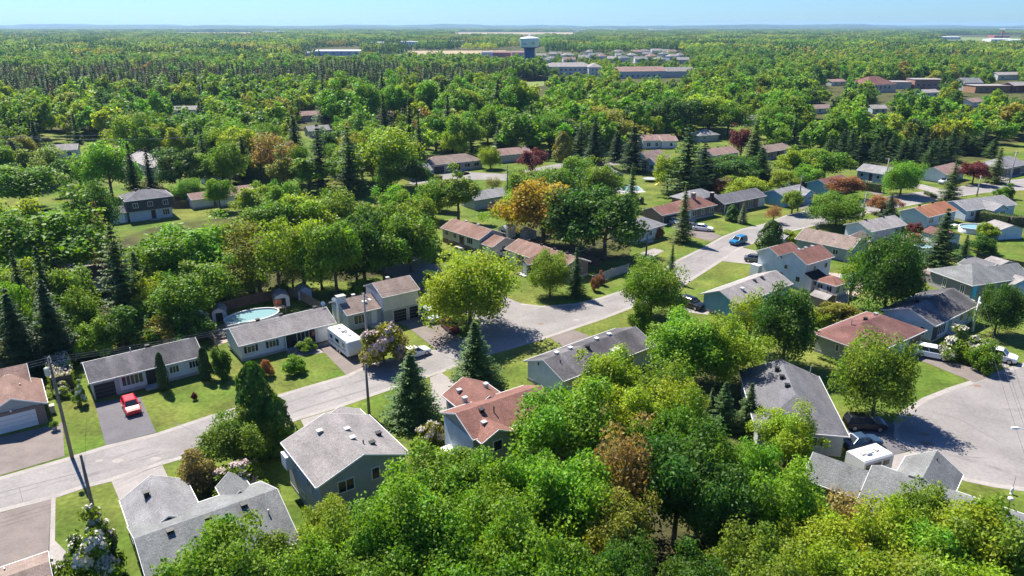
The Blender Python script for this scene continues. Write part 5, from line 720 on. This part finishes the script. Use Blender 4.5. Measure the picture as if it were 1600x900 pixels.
# ------------------------------------------------------------------ vehicles
def rsec(x,zb,zt,hw,c=.12): # rounded car section
    c=min(c,(zt-zb)*.45,hw*.45); return [(x,-hw+c*.4,zb),(x,hw-c*.4,zb),(x,hw,zb+c),(x,hw,zt-c),(x,hw-c,zt),(x,-hw+c,zt),(x,-hw,zt-c),(x,-hw,zb+c)]
CARM={}
def car_meshes(kind):
    if kind in CARM: return CARM[kind]
    if kind=='sedan': bodyS=[(-2.3,.42,.62,.66),(-2.22,.3,.7,.8),(-1.9,.24,.79,.87),(-1.0,.2,.92,.9),(-.85,.2,.96,.9),(1.35,.2,1.0,.9),(1.9,.22,1.0,.88),(2.2,.28,.94,.82),(2.28,.42,.82,.7)]; b=(-1.0,1.75,.8,.94); t=(-.2,1.05,.6,1.44)
    elif kind=='suv': bodyS=[(-2.25,.48,.8,.68),(-2.18,.36,.92,.82),(-1.8,.3,1.02,.92),(-1.05,.26,1.1,.94),(1.8,.26,1.12,.94),(2.15,.32,1.1,.9),(2.24,.48,1.0,.78)]; b=(-1.1,2.12,.86,1.07); t=(-.4,1.85,.7,1.68)
    else: bodyS=[(-1.95,.45,.68,.66),(-1.88,.32,.78,.79),(-1.55,.25,.9,.85),(-.95,.22,1.0,.87),(1.6,.22,1.04,.87),(1.88,.3,1.0,.82),(1.95,.45,.88,.72)]; b=(-1.0,1.82,.79,.98); t=(-.3,1.45,.62,1.5)
    o={}; mb=MB(); mb.loft([rsec(*q) for q in bodyS]); o['body']=mb.mesh('body',WHITE,False)
    g=MB(); g.loft([[(b[0],-b[2],b[3]),(b[1],-b[2],b[3]),(b[1],b[2],b[3]),(b[0],b[2],b[3])],[(t[0],-t[2],t[3]),(t[1],-t[2],t[3]),(t[1],t[2],t[3]),(t[0],t[2],t[3])]]); o['windows']=g.mesh('windows',GLASS)
    r=MB(); r.loft([[(t[0]-.04,-t[2]-.03,t[3]-.02),(t[1]+.06,-t[2]-.03,t[3]-.02),(t[1]+.06,t[2]+.03,t[3]-.02),(t[0]-.04,t[2]+.03,t[3]-.02)],[(t[0]+.1,-t[2]+.08,t[3]+.05),(t[1]-.08,-t[2]+.08,t[3]+.05),(t[1]-.08,t[2]-.08,t[3]+.05),(t[0]+.1,t[2]-.08,t[3]+.05)]])
    for sy in(-1,1):
        for fx in(0,.48,1): 
            x0=b[0]+(b[1]-b[0])*fx; x1=t[0]+(t[1]-t[0])*fx; r.loft([[(x0-.05,sy*(b[2]-.05),b[3]),(x0+.05,sy*(b[2]-.05),b[3]),(x0+.05,sy*(b[2]+.02),b[3]),(x0-.05,sy*(b[2]+.02),b[3])],[(x1-.04,sy*(t[2]-.05),t[3]),(x1+.04,sy*(t[2]-.05),t[3]),(x1+.04,sy*(t[2]+.02),t[3]),(x1-.04,sy*(t[2]+.02),t[3])]])
    o['roof']=r.mesh('roof',WHITE)
    rw=.33 if kind!='suv' else .37; o['rw']=rw
    ty=MB(); ty.loft([[(rr*math.cos(a),y,rr*math.sin(a)) for a in (2*math.pi*i/18 for i in range(18))] for rr,y in((rw*.9,-.11),(rw,-.08),(rw,.08),(rw*.9,.11))]); o['tyre']=ty.mesh('tyre',BLACK)
    rm=MB(); rm.loft([[(rr*math.cos(a),y,rr*math.sin(a)) for a in (2*math.pi*i/12 for i in range(12))] for rr,y in((rw*.6,-.118),(rw*.62,.118))]); o['rim']=rm.mesh('rim',CHROME)
    f=bodyS[1]; e=bodyS[-2]; o['head']=MB().box(f[0]-.03,f[0]+.22,-.16,.16,f[2]-.16,f[2]-.03).mesh('headlight',LAMPG); o['tail']=MB().box(e[0]-.2,e[0]+.05,-.15,.15,e[2]-.24,e[2]-.05).mesh('tail_light',TAIL); o['mirror']=MB().box(-.1,.1,-.1,.1,0,.14).mesh('mirror',DARK)
    o['wx']=(bodyS[0][0]+.85,bodyS[-1][0]-.85); o['hw']=f[3]-.22; o['mp']=(b[0]+.35,b[2]+.15,b[3]+.02); o['wy']=max(q[3] for q in bodyS)-.1; CARM[kind]=o; return o
def paint(c,n): return mat('paint_'+n,c,.28,spec=.6)
def car(x,y,ang,kind,c,n,label,name='parked_car',cat='car'):
    p=at(x,y); m=car_meshes(kind); root=empty(name,(p.x,p.y,.03),R(ang),label,cat); pm=paint(c,n)
    for k in('body','roof'):
        o=link(k,m[k],root); o.material_slots[0].link='OBJECT'; o.material_slots[0].material=pm
    link('windows',m['windows'],root)
    for wx in m['wx']:
        for s in(-1,1): w=link('wheel',m['tyre'],root,(wx,s*m['wy'],m['rw'])); link('rim',m['rim'],w)
    for s in(-1,1): link('headlight',m['head'],root,(0,s*m['hw'],0)); link('tail_light',m['tail'],root,(0,s*m['hw'],0)); link('mirror',m['mirror'],root,(m['mp'][0],s*m['mp'][1],m['mp'][2]))
RED=(.62,.012,.02); WHT=(.72,.73,.74); SIL=(.5,.52,.54); BLK=(.01,.01,.012); BLU=(.012,.15,.32); GRY=(.08,.085,.095); DRD=(.12,.02,.015); NAV=(.03,.06,.11)
car(206,641,126,'hatch',RED,'red','bright red hatchback on the white bungalow driveway'); car(648,556,216,'sedan',WHT,'white','white car parked at the kerb above the front spruce'); car(672,499,120,'suv',SIL,'silver','silver car on the drive of the white side-split'); car(703,514,118,'sedan',DRD,'darkred','dark car in shade under the broad street tree')
car(1098,360,160,'sedan',WHT,'white','white sedan on the drive of the rusty-red-roofed brick house'); car(1082,358,150,'sedan',GRY,'grey','dark grey car left of the white sedan on the brick house drive'); car(1050,349,126,'sedan',SIL,'silver','silver car half inside the carport'); car(1153,381,40,'suv',BLU,'blue','bright blue car driving along the curved street',name='moving_car'); car(1181,409,160,'sedan',GRY,'grey','dark sedan beside the white two-storey house'); car(1080,480,130,'suv',BLK,'black','black car on the pale drive left of the blue gabled house')
car(1456,558,150,'suv',WHT,'white','white car outside the maroon hip-roofed house'); car(1559,562,140,'suv',WHT,'white','white car beside the flowering shrubs at the court'); car(1350,669,175,'suv',BLK,'black','black van beside the large charcoal-roofed house',cat='van',name='parked_van'); car(1345,697,195,'sedan',NAV,'navy','navy car between the black van and the camper'); car(150,272,10,'sedan',BLU,'blue','blue car by the far left street'); car(118,246,30,'sedan',WHT,'white','white car left of the far left street'); car(690,265,30,'suv',WHT,'white','white pickup at the brown hip-roofed bungalow garage',cat='pickup',name='parked_pickup'); car(856,243,10,'suv',GRY,'grey','grey car on the far street right of the burgundy tree'); car(1232,243,30,'sedan',WHT,'white','white car beside the brick ranch'); car(780,398,-40,'sedan',WHT,'white','white car behind the cream raised ranch garage'); car(1476,287,30,'suv',SIL,'silver','silver car beside the white house by the burgundy tree')
def camper(a,b,za,w,h,label,nose=True,side=None):
    A,Bp=at(*a,za),at(*b,za); d=Bp-A; L=d.length; root=empty('travel_trailer',((A.x+Bp.x)/2,(A.y+Bp.y)/2,0),math.atan2(d.y,d.x),label,'camper'); hw=w/2; z0=.55; zt=h
    def sec(x,zb,z,hw): c=.16; return [(x,-hw,zb),(x,hw,zb),(x,hw,z-c),(x,hw-c,z),(x,-hw+c,z),(x,-hw,z-c)]
    S=[(-L/2,z0+.1,zt-.15),(-L/2+.15,z0,zt),(L/2-.9,z0,zt),(L/2-.45,z0,zt-.25),(L/2-.15,z0+.15,zt-.85),(L/2,z0+.5,zt-1.3)] if nose else [(-L/2,z0,zt-.05),(-L/2+.1,z0,zt),(L/2-.1,z0,zt),(L/2,z0,zt-.05)]
    bd=MB(); bd.loft([sec(x,zb,z,hw) for x,zb,z in S]); bd.build('body',WHITE,root)
    for sy in(-1,1):
        MB().box(-L/2+.3,L/2-1.0,sy*hw-.012 if sy<0 else hw-.005,sy*hw+.005 if sy<0 else hw+.012,z0+.5,z0+.85).build('side_stripe',side or S_GREYB,root)
        for x,ww in((-L*.32,.9),(-.2,1.1),(L*.26,.8)): MB().box(x-ww/2,x+ww/2,sy*(hw+.004)-.02,sy*(hw+.004)+.02,z0+1.1,z0+1.65).build('window',GLASS,root)
    MB().box(L*.08,L*.08+.7,hw-.01,hw+.025,z0+.1,z0+1.9).build('door',WHITE,root)
    for x in(-L*.28,0.,L*.2): MB().box(x-.22,x+.22,-.22,.22,zt-.01,zt+.12).build('roof_vent',CONC,root)
    MB().box(-.9,-.2,-.4,.4,zt-.01,zt+.28).build('air_conditioner',WHITE,root)
    for x in(-.5,.35):
        for sy in(-1,1): w_=link('wheel',car_meshes('suv')['tyre'],root,(x,sy*(hw-.12),.37)); link('rim',car_meshes('suv')['rim'],w_)
    t=MB(); t.box(L/2-.1,L/2+1.1,-.05,.05,.5,.6); t.build('hitch',DARK,root); MB().box(L/2+.95,L/2+1.05,-.06,.06,0,.5).build('jack',GALV,root)
camper((523,509),(556,533),2.8,2.4,2.9,'long white travel trailer on the shuttered bungalow driveway'); camper((1337,714),(1382,701),2.6,2.4,2.7,'white roofed camper trailer behind the navy car',False,S_TAUPE)
# small yard things
def planter(x,y,label,c,s=.5):
    p=at(x,y); r=empty('barrel_planter',(p.x,p.y,0),0,label,'planter'); MB().lathe([(s*.4,0),(s*.5,s*.5),(s*.5,s),(s*.42,s),(s*.4,s*.8)],12).build('pot',c,r); o=link('foliage',PR['bush'][0][2],r,(0,0,s*.8)); o.scale=(.3,.3,.3); o.color=(*TINT['g'],1)
planter(1274,458,'terracotta planter at the sunroom door',mat('terracotta',(.45,.13,.06))); planter(1286,470,'dark planter on the sunroom patio',DARK,.6); planter(86,672,'small grey planter at the left garage path',CONC,.5); planter(1262,466,'second dark pot by the white two-storey patio wall',DARK,.5)
def bin_(x,y,label,m):
    p=at(x,y); r=empty('wheeled_bin',(p.x,p.y,0),R(36),label,'bin'); MB().loft([[(-.22,-.25,.08),(.22,-.25,.08),(.22,.25,.08),(-.22,.25,.08)],[(-.28,-.32,1),(.28,-.32,1),(.28,.32,1),(-.28,.32,1)]]).build('body',m,r); MB().box(-.3,.3,-.34,.36,1.0,1.07).build('lid',m,r)
    for s in(-1,1): MB().tube([(s*.2,.3,.12),(s*.28,.3,.12)],.12,10).build('wheel',BLACK,r)
bin_(660,490,'blue wheeled bin at the side-split garage corner',mat('bin_blue',(.02,.1,.3),.5)); bin_(83,645,'beige bin beside the left double garage',mat('bin_beige',(.5,.42,.3),.6)); bin_(1440,549,'dark bin at the maroon-roofed house wall',DARK)
p=at(1580,772); r=empty('fire_hydrant',(p.x,p.y,0),0,'small white and red fire hydrant at the court edge','hydrant'); MB().lathe([(.16,0),(.16,.08),(.11,.1),(.11,.6),(.14,.62),(.1,.74),(.03,.8)],12).build('barrel',WHITE,r); MB().lathe([(.02,.8),(.02,2.0)],6).build('marker_rod',mat('marker_red',(.6,.05,.03)),r); MB().tube([(-.2,0,.45),(.2,0,.45)],.06,8).build('outlet',WHITE,r)
p=at(1578,795); r=empty('garden_lamp',(p.x-.2,p.y,0),0,'white ball garden lamp on the court-side lawn','lamp'); MB().tube([(0,0,0),(0,0,.9)],.04,8).build('post',DARK,r); MB().lathe([(.02,.88),(.2,1.0),(.26,1.15),(.2,1.3),(.02,1.38)],14).build('globe',WHITE,r)
def playset(x,y,label):
    p=at(x,y); r=empty('play_set',(p.x,p.y,0),R(20),label,'play set'); y_=mat('slide_yellow',(.7,.45,.05),.4)
    for a in((-1,-1),(1,-1),(1,1),(-1,1)): MB().box(a[0]*.7-.06,a[0]*.7+.06,a[1]*.7-.06,a[1]*.7+.06,0,2.4).build('post',WOOD,r)
    MB().box(-.8,.8,-.8,.8,1.2,1.28).build('platform',WOOD,r); MB().loft([[(-.9,y,2.3),(0,y,3.0),(.9,y,2.3)] for y in(-.9,.9)]).build('roof',mat('brown_cloth',(.3,.13,.07)),r); MB().loft([[(-.8,-.3,1.25),(-.8,.3,1.25),(-.8,.3,1.2),(-.8,-.3,1.2)],[(-3.0,-.3,.15),(-3.0,.3,.15),(-3.0,.3,.1),(-3.0,-.3,.1)]]).build('slide',y_,r)
playset(1037,289,'wooden play set with yellow slide on the far lawn')
def trampoline(x,y,label):
    p=at(x,y); r=empty('trampoline',(p.x,p.y,0),0,label,'trampoline'); MB().lathe([(1.9,.75),(2.0,.75),(2.0,.82),(1.9,.82)],24).build('rim',GALV,r); MB().lathe([(.01,.78),(1.89,.79)],24).build('mat',DARK,r)
    for k in range(6): a=k*math.pi/3; MB().tube([(1.9*math.cos(a),1.9*math.sin(a),0),(1.9*math.cos(a),1.9*math.sin(a),.76)],.03,6).build('leg',GALV,r)
trampoline(1015,283,'small round trampoline on the far lawn')
def table(x,y,label,m=WOODG):
    p=at(x,y); r=empty('patio_table',(p.x,p.y,0),R(30),label,'table'); MB().box(-.9,.9,-.5,.5,.7,.76).build('table_top',m,r)
    for a in((-1,-1),(1,-1),(1,1),(-1,1)): MB().box(a[0]*.75-.04,a[0]*.75+.04,a[1]*.4-.04,a[1]*.4+.04,0,.7).build('leg',m,r)
table(328,520,'patio table behind the bungalow fence'); table(345,528,'dark patio table beside the shuttered bungalow gable',DARK); table(1300,442,'pale table on the sunroom patio',WHITE); table(1282,503,'grey picnic table behind the maroon hip roof'); table(1490,356,'white patio table left of the round blue pool',WHITE)
# ------------------------------------------------------------------ water tower and far buildings
D=700.; wx=(826-800)/FPX*D*1.0; root=empty('water_tower',(wx,D,0),0,'white water tower with blue lettering on a thick blue stem','water tower')
TW=mat('tower_white',(.72,.78,.76),.5,.05,.2); TB=mat('tower_blue',(.03,.1,.22),.5,.1,.2)
MB().lathe([(5.6,0),(5.0,3),(4.8,20),(5.0,24.6)],32).build('stem',TB,root,True); MB().lathe([(5.0,24.6),(7.9,25.2),(8.0,25.6)],40).build('collar',TB,root)
tk=MB().lathe([(7.8,25.6),(8.0,26),(8.9,32.3),(9.0,33),(8.4,33.6),(4,34.4),(.3,34.7)],48).build('tank',TW,root,True); MB().lathe([(8.95,32.9),(9.2,32.95),(9.2,33.2),(8.95,33.2)],48).build('rim',WHITE,root); MB().lathe([(.8,34.6),(.8,36),(.1,36.4)],12).build('roof_hatch',WHITE,root)
NAVYL=mat('letter_blue',(.03,.1,.3),.5); LIME=mat('logo_lime',(.45,.55,.05),.5)
def text3d(body,size,loc,rot,m,parent,name='lettering'):
    cu=bpy.data.curves.new(name,'FONT'); cu.body=body; cu.size=size; cu.extrude=.03; cu.align_x='CENTER'; tmp=bpy.data.objects.new('tmp',cu); col.objects.link(tmp); bpy.context.view_layer.update(); me=bpy.data.meshes.new_from_object(tmp.evaluated_get(bpy.context.evaluated_depsgraph_get())); bpy.data.objects.remove(tmp); me.materials.clear(); me.materials.append(m); o=link(name,me,parent,loc); o.rotation_euler=rot; return o
for i,ch in enumerate('ELL'):
    a=R(-90-24+11*i-22); text3d(ch,3.4,(8.55*math.cos(a),8.55*math.sin(a),28.0),(math.pi/2-R(8),0,a+math.pi/2),NAVYL,root,'letter')
for k in range(3):
    a=R(-90+14+7*k); MB().box(-.35,.35,-.05,.05,-.7-.3*k,.7).build('logo_leaf',LIME,root,loc=(8.62*math.cos(a),8.62*math.sin(a),29.3),rz=a+math.pi/2)
def hall(x,y,ang,L,Dp,h,wm,rm,name,label,rise=1.2,stripes=0):
    house(name,label,label,(x,y),ang,0,[B('gx',0,L,0,Dp,h,rise,ov=.1,rk=.1)],wm,rm,[('w',0,'f',L*(i+.5)/6,h*.35,L*.06,h*.3,2) for i in range(6)],cat='building',found=False)
ST_B=mat('steel_blue',(.3,.42,.5),.5,.08,.1); ST_W=mat('steel_white',(.7,.71,.72),.5,.06,.1); ST_R=mat('steel_red',(.42,.1,.12),.5,.1,.2); PINKW=mat('rose_wall',(.55,.22,.3),.6)
hall(492,87,2,70,34,7,ST_B,ST_W,'warehouse','long pale blue warehouse with white roof beyond the woods'); hall(478,87.5,0,12,20,5,ST_W,R_PALE,'warehouse_annex','low pale annex left of the long warehouse')
hall(770,90,0,26,14,7,ST_R,R_PINK,'rose_mall','rose red low mall left of the water tower',2); hall(800,90.5,4,22,14,7.5,PINKW,R_PINK,'pink_mall','pink walled mall right beside the water tower',2); hall(752,88,0,18,12,6,ST_W,R_PALE,'white_mall','white end building left of the rose mall')
hall(1468,62,0,70,40,9,S_CREAM,ST_W,'cream_factory','long cream factory near the right horizon',1); hall(1548,66.5,0,60,40,9,ST_W,ST_W,'white_depot','bright white depot near the right edge',1); hall(1580,67.5,0,50,40,8,ST_W,ST_W,'white_depot_annex','white depot annex at the right edge',1); hall(1553,59,0,60,40,8,ST_R,R_PINK,'red_depot','red walled depot with pale roof near the right horizon',1)
for i,(x,y,L) in enumerate([(625,72,40),(700,71,50),(893,49,120),(900,51,60),(1015,50,160),(1005,47,120),(945,48,120),(1070,45,220),(1100,45,200),(1205,46,200),(1570,49,260),(580,73,30),(410,53,120),(680,43,300),(1330,46,160),(1435,52,80)]):
    hall(x,y,0,L,L*.3,8+L*.05,ST_W,ST_W,'horizon_building','white building near the horizon, %s of these from left'%words[sorted([625,700,893,900,1015,1005,945,1070,1100,1205,1570,580,410,680,1330,1435]).index(x)],.6)
p=at(780,45); r=empty('radio_mast',(p.x,p.y,0),0,'thin radio mast on the horizon left of the water tower','mast'); MB().tube([(0,0,0),(0,0,70)],[4,2],8).build('shaft',GALV,r); MB().lathe([(3,66),(9,68),(9,74),(3,76)],12).build('mast_head',GALV,r)
p=at(1564,66); r=empty('sign_tower',(p.x,p.y,0),0,'dark sign pylon in front of the white depot','sign'); MB().tube([(0,0,0),(0,0,22)],[1.2,1.0],8).build('post',DARK,r); MB().box(-4,4,-.6,.6,22,30).build('panel',ST_R,r)
# ------------------------------------------------------------------ woodland: too many trees to count, one mass
pc=bpy.data.collections.new('woodland_sources'); NAMES=[]
def src(me):
    o=bpy.data.objects.new('s%02d'%len(NAMES),me); pc.objects.link(o); NAMES.append(o.name); return len(NAMES)-1
def mid_crown(h,w,n,per,leaf,shape): 
    cm,L=crown('woodland_crown',h,w,n,per,leaf,LEAFI,shape,zlo=h*.06); return cm
DEC=[src(mid_crown(11,9,42,46,.8,'round')) for _ in range(4)]+[src(mid_crown(13,7.5,34,40,.8,'oval')) for _ in range(3)]
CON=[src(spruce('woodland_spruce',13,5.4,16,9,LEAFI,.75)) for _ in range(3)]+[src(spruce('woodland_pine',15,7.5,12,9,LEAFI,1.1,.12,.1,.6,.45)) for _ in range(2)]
def patch(nt,size,con):
    C=[];N=[];V=[]
    for k in range(nt):
        cx,cy=(rng.random(2)-.5)*size; h=6+11*rng.random()**.8; w=h*(.45 if con else .72); m=44; d=unit(m); d[:,2]=np.abs(d[:,2])*1.15-.2
        if con: t=rng.random(m)**1.3; c=np.stack([d[:,0]*w*.45*(1-t)+cx,d[:,1]*w*.45*(1-t)+cy,h*(.15+.85*t)],1)
        else: c=d*np.array([w/2,w/2,h*.42])+np.array([cx,cy,h*.56])
        nn=d*.8+unit(m)*.6; nn/=np.linalg.norm(nn,axis=1,keepdims=True); a,b=rng.random(2); C.append(c);N.append(nn);V.append(np.stack([np.clip(.25+.3*a+.25*rng.random(m),0,1),np.clip(.25+.4*b+.1*rng.random(m),0,1),np.zeros(m)],1))
    return leaf_mesh('woodland_patch',np.concatenate(C),np.concatenate(N),2.3,LEAFI,np.concatenate(V),.8)
PD=[src(patch(42,62,False)) for _ in range(5)]; PC=[src(patch(64,62,True)) for _ in range(2)]
HB=[(b['box'],b['dist'],b['c'],max((Vector((*q,0))-b['c']).length for q in b['poly'])) for b in HOUSES]
CLEAR=[(95,228,165,272),(680,258,800,292),(1005,256,1052,296),(948,268,1012,304),(640,276,700,292),(830,258,1000,268),(813,127,850,137),(811,52,843,83)]
def low(x): return float(np.interp(x,[-100,0,120,300,420,600,700,800,1000,1100,1200,1300,1600,1700],[300,300,262,290,300,296,262,250,238,235,236,258,228,220]))
def blocked(p,h,w,soft=.12):
    f=p.y*_c-(h*.5-CAMH)*_s; X,Y1=px((p.x,p.y,0)); Y0=px((p.x,p.y,h))[1]; hw=w*.42*FPX/f
    for (x0,y0,x1,y1),d,c,r in HB:
        if (p-c).length<r*.75+w*.4: return True
        if p.length<d+6:
            sf=soft if d<330 else .26 if d<600 else .1; ex,ey=(x1-x0)*sf,(y1-y0)*min(sf,.3)
            if X+hw>x0+ex and X-hw<x1-ex and Y1>y0+ey and Y0<y1-ey*3: return True
    for x0,y0,x1,y1 in CLEAR:
        if X+hw>x0 and X-hw<x1 and Y1>y0 and Y0<y1: return True
    return False
NEARP=[t['p'] for t in TREES]; IND=0; PTS=[];ROT=[];SCL=[];IDX=[];TN=[]
def rec(p,idx,sx,sz,t):
    b=.82+.36*rng.random(); PTS.append((p.x,p.y,0)); ROT.append((0,0,6.28*rng.random())); SCL.append((sx,sx,sz)); IDX.append(idx); TN.append((t[0]*b*(.85+.3*rng.random()),t[1]*b,t[2]*b,1))
def zone(x,y):
    if x<845 and 122+7*math.sin(x*.02)<y<154+22*max(0,(320-x)/320)+6*math.sin(x*.031): return 'pine' if rng.random()<.92 else 'mix'
    if 180<x<420 and 158<=y<185: return 'spruce' if rng.random()<.5 else 'mix'
    return 'mix'
TM=[('g',.3),('bg',.2),('yg',.22),('g2',.12),('dg',.1),('ol',.03),('orr',.004),('gold',.0)]
tk_=[a for a,_ in TM]; tp=np.array([b for _,b in TM]); tp/=tp.sum()
cand=[]; ygrid=140.
while ygrid<930:
    cell=9.2 if ygrid<420 else 9.0; xm=ygrid*.74+30; xs=np.arange(-xm,xm,cell)
    for x in xs: cand.append(Vector((x+rng.uniform(-.42,.42)*cell,ygrid+rng.uniform(-.42,.42)*cell,0)))
    ygrid+=cell
cand.sort(key=lambda v:v.y)
for p in cand:
    X,Y=px(p)
    if Y>low(X) or X<-70 or X>1670: continue
    z=zone(X,Y); u=rng.random()
    if u<.06: continue
    con=z in('pine','spruce') or rng.random()<(.11 if X<900 else .08)
    h=(rng.uniform(12,16) if con else rng.uniform(9.5,18))*(1 if Y>120 else .92); w=h*(.42 if con else rng.uniform(.68,.95))
    if p.length<330 and min((p-q).length for q in NEARP)<5.0: continue
    if blocked(p,h,w): continue
    if con: tn=('spd' if rng.random()<.6 else 'sp') if z!='pine' else ['spd','spd','pi','sp','spd','sp'][int(rng.random()*6)]
    else: tn=tk_[rng.choice(len(tk_),p=tp)]
    if IND<46 and Y>195:
        IND+=1; place(p,h,w,'pine' if con and rng.random()<.4 else 'spruce' if con else ('maple' if rng.random()<.65 else 'oval'),tn); continue
    t=TINT[tn]
    if z=='pine' and rng.random()<.05: t=(.16,.09,.07)
    if con: k=CON[3+int(rng.random()*2)] if z=='pine' else CON[int(rng.random()*3)]; rec(p,k,w/5.6,h/14,t)
    else: k=DEC[int(rng.random()*7)]; rec(p,k,w/8.4,h/11.8,t)
FARCLEAR=[(275,50.2,395,52.6),(710,50,895,54),(480,75,570,89),(625,78.5,830,86),(1470,55,1600,66),(836,82,1074,104)]
ygrid=905.
while ygrid<6800:
    cell=50. if ygrid<2500 else 62.; xm=ygrid*.75+60
    for x in np.arange(-xm,xm,cell):
        p=Vector((x+rng.uniform(-.3,.3)*cell,ygrid+rng.uniform(-.3,.3)*cell,0)); X,Y=px(p); Yt=px((p.x,p.y,12))[1]
        hw=30*FPX/p.y
        if any(X+hw*.8>a and X-hw*.8<c and Y>b and Yt<d for a,b,c,d in FARCLEAR) or blocked(p,10,50,.2): continue
        if rng.random()<.03: continue
        con=rng.random()<.26; t=TINT[['g','g','g2','yg','dg','dg','ol'][int(rng.random()*7)]] if not con else TINT['sp']
        rec(p,PC[int(rng.random()*2)] if con else PD[int(rng.random()*5)],1.0,1.0*rng.uniform(.85,1.2),t)
    ygrid+=cell
for k in range(170):   # garden trees between the far houses and in front of the tower
    X=rng.uniform(836,1075); Y=rng.uniform(84,122); p=at(X,Y); h=rng.uniform(6,10)
    if any((p-c).length<r*.6 for _,_,c,r in HB): continue
    rec(p,DEC[int(rng.random()*7)],h*.8/8.4,h/11.8,TINT[['g','bg','yg','g2','dg'][int(rng.random()*5)]])
for k in range(95):
    X=rng.uniform(796,846); p=at(X,rng.uniform(112,126)); h=rng.uniform(13,18.5); rec(p,DEC[int(rng.random()*7)],h*.8/8.4,h/11.8,TINT[['g','bg','g2','dg'][int(rng.random()*4)]])
me=bpy.data.meshes.new('woodland'); me.from_pydata(PTS,[],[])
def attr(n,ty,key,data): a=me.attributes.new(n,ty,'POINT'); a.data.foreach_set(key,np.asarray(data,dtype=np.int32 if ty=='INT' else np.float32).ravel())
attr('rot','FLOAT_VECTOR','vector',ROT); attr('scl','FLOAT_VECTOR','vector',SCL); attr('idx','INT','value',IDX); attr('tint','FLOAT_COLOR','color',TN)
wo=link('woodland',me); tag(wo,'wide green woodland stretching from the houses to the horizon','woodland',kind='stuff')
ng=bpy.data.node_groups.new('scatter_woodland','GeometryNodeTree'); ng.interface.new_socket('Geometry',in_out='INPUT',socket_type='NodeSocketGeometry'); ng.interface.new_socket('Geometry',in_out='OUTPUT',socket_type='NodeSocketGeometry')
N_=ng.nodes; gi=N_.new('NodeGroupInput'); go=N_.new('NodeGroupOutput'); ci=N_.new('GeometryNodeCollectionInfo'); ci.inputs['Collection'].default_value=pc; ci.inputs['Separate Children'].default_value=True; ci.inputs['Reset Children'].default_value=True
ip=N_.new('GeometryNodeInstanceOnPoints'); ip.inputs['Pick Instance'].default_value=True
def na(n,ty): a=N_.new('GeometryNodeInputNamedAttribute'); a.data_type=ty; a.inputs['Name'].default_value=n; return a.outputs['Attribute']
for a,b in((gi.outputs[0],ip.inputs['Points']),(ci.outputs[0],ip.inputs['Instance']),(na('idx','INT'),ip.inputs['Instance Index']),(na('rot','FLOAT_VECTOR'),ip.inputs['Rotation']),(na('scl','FLOAT_VECTOR'),ip.inputs['Scale']),(ip.outputs[0],go.inputs[0])): ng.links.new(a,b)
wo.modifiers.new('scatter','NODES').node_group=ng
print('woodland',len(PTS),'trees',len(TREES))
# low wooded hills closing the horizon
HILL=mat('wooded_hill',(.035,.07,.03),.95,.35,.006,.3,.05)
for d,hh,sd in((7200,20,3.),(9000,34,5.),(11500,47,9.)):
    mb=MB(); n=140; xm=d*.95; row=[]
    for i in range(n+1):
        x=-xm+2*xm*i/n; z=hh+hh*.25*math.sin(x*.0011+sd)+hh*.16*math.sin(x*.0041+sd*2)+hh*.1*math.sin(x*.013+sd)
        row.append([(x,d,-2),(x,d+200,z),(x,d+900,z*1.02),(x,d+1500,-2)])
    for i in range(n):
        for k in range(3): mb.quad(row[i][k],row[i+1][k],row[i+1][k+1],row[i][k+1])
    tag(mb.build('hill',HILL,smooth=True),kind='structure')
# ------------------------------------------------------------------ haze
hz=MB().box(-13500,13500,-400,13500,-3,75); ho=hz.build('haze',mat('haze_air',(.8,.8,.8))); me=ho.data; me.materials.clear(); hm=bpy.data.materials.new('haze_volume'); hm.use_nodes=True; n=hm.node_tree.nodes; n.clear()
ou=n.new('ShaderNodeOutputMaterial'); pv=n.new('ShaderNodeVolumePrincipled'); pv.inputs['Density'].default_value=.00006; pv.inputs['Color'].default_value=(.42,.68,1,1); pv.inputs['Anisotropy'].default_value=.2; hm.node_tree.links.new(pv.outputs[0],ou.inputs['Volume']); me.materials.append(hm)
tag(ho,'thin blue haze filling the air over the houses and woods','haze',kind='stuff')
# ------------------------------------------------------------------ say which tree is which
SZ=lambda t:('tall' if t['h']>12.5 else 'small' if t['h']<5 else 'broad' if t['w']>10 else '')
lab={}
for t in TREES:
    P0=px(t['p']); best=None
    for b in HOUSES:
        if b['ref'].startswith('the estate') : continue
        bx=((b['box'][0]+b['box'][2])/2,b['box'][3]); dd=(t['p']-b['c']).length
        if best is None or dd<best[0]: best=(dd,b,bx)
    dd,b,bx=best; dy=t['p'].y-b['c'].y; dx=P0[0]-bx[0]; hw=(b['box'][2]-b['box'][0])/2
    rel='left of' if dx<-hw*.9 else 'right of' if dx>hw*.9 else 'behind' if dy>0 else 'in front of'
    base=' '.join(q for q in(SZ(t),CN[t['t']],SPN[t['k']],rel,b['ref']) if q); lab.setdefault(base,[]).append((P0[0],t))
    t['o']['category']='bush' if t['k']=='bush' else 'tree'; t['o']['group']='street and yard trees' if t['k']!='bush' else 'garden bushes'
for base,L in lab.items():
    L.sort(key=lambda q:q[0])
    for i,(x,t) in enumerate(L):
        o=t['o']; base=' '.join(base.split()[1:]) if len(base.split())>13 and base.split()[0] in('tall','broad','small') else base; o['label']=base if len(L)==1 else '%s, %s'%(base,['leftmost','rightmost'][i] if len(L)==2 else ('leftmost' if i==0 else words[i]+' from left'))
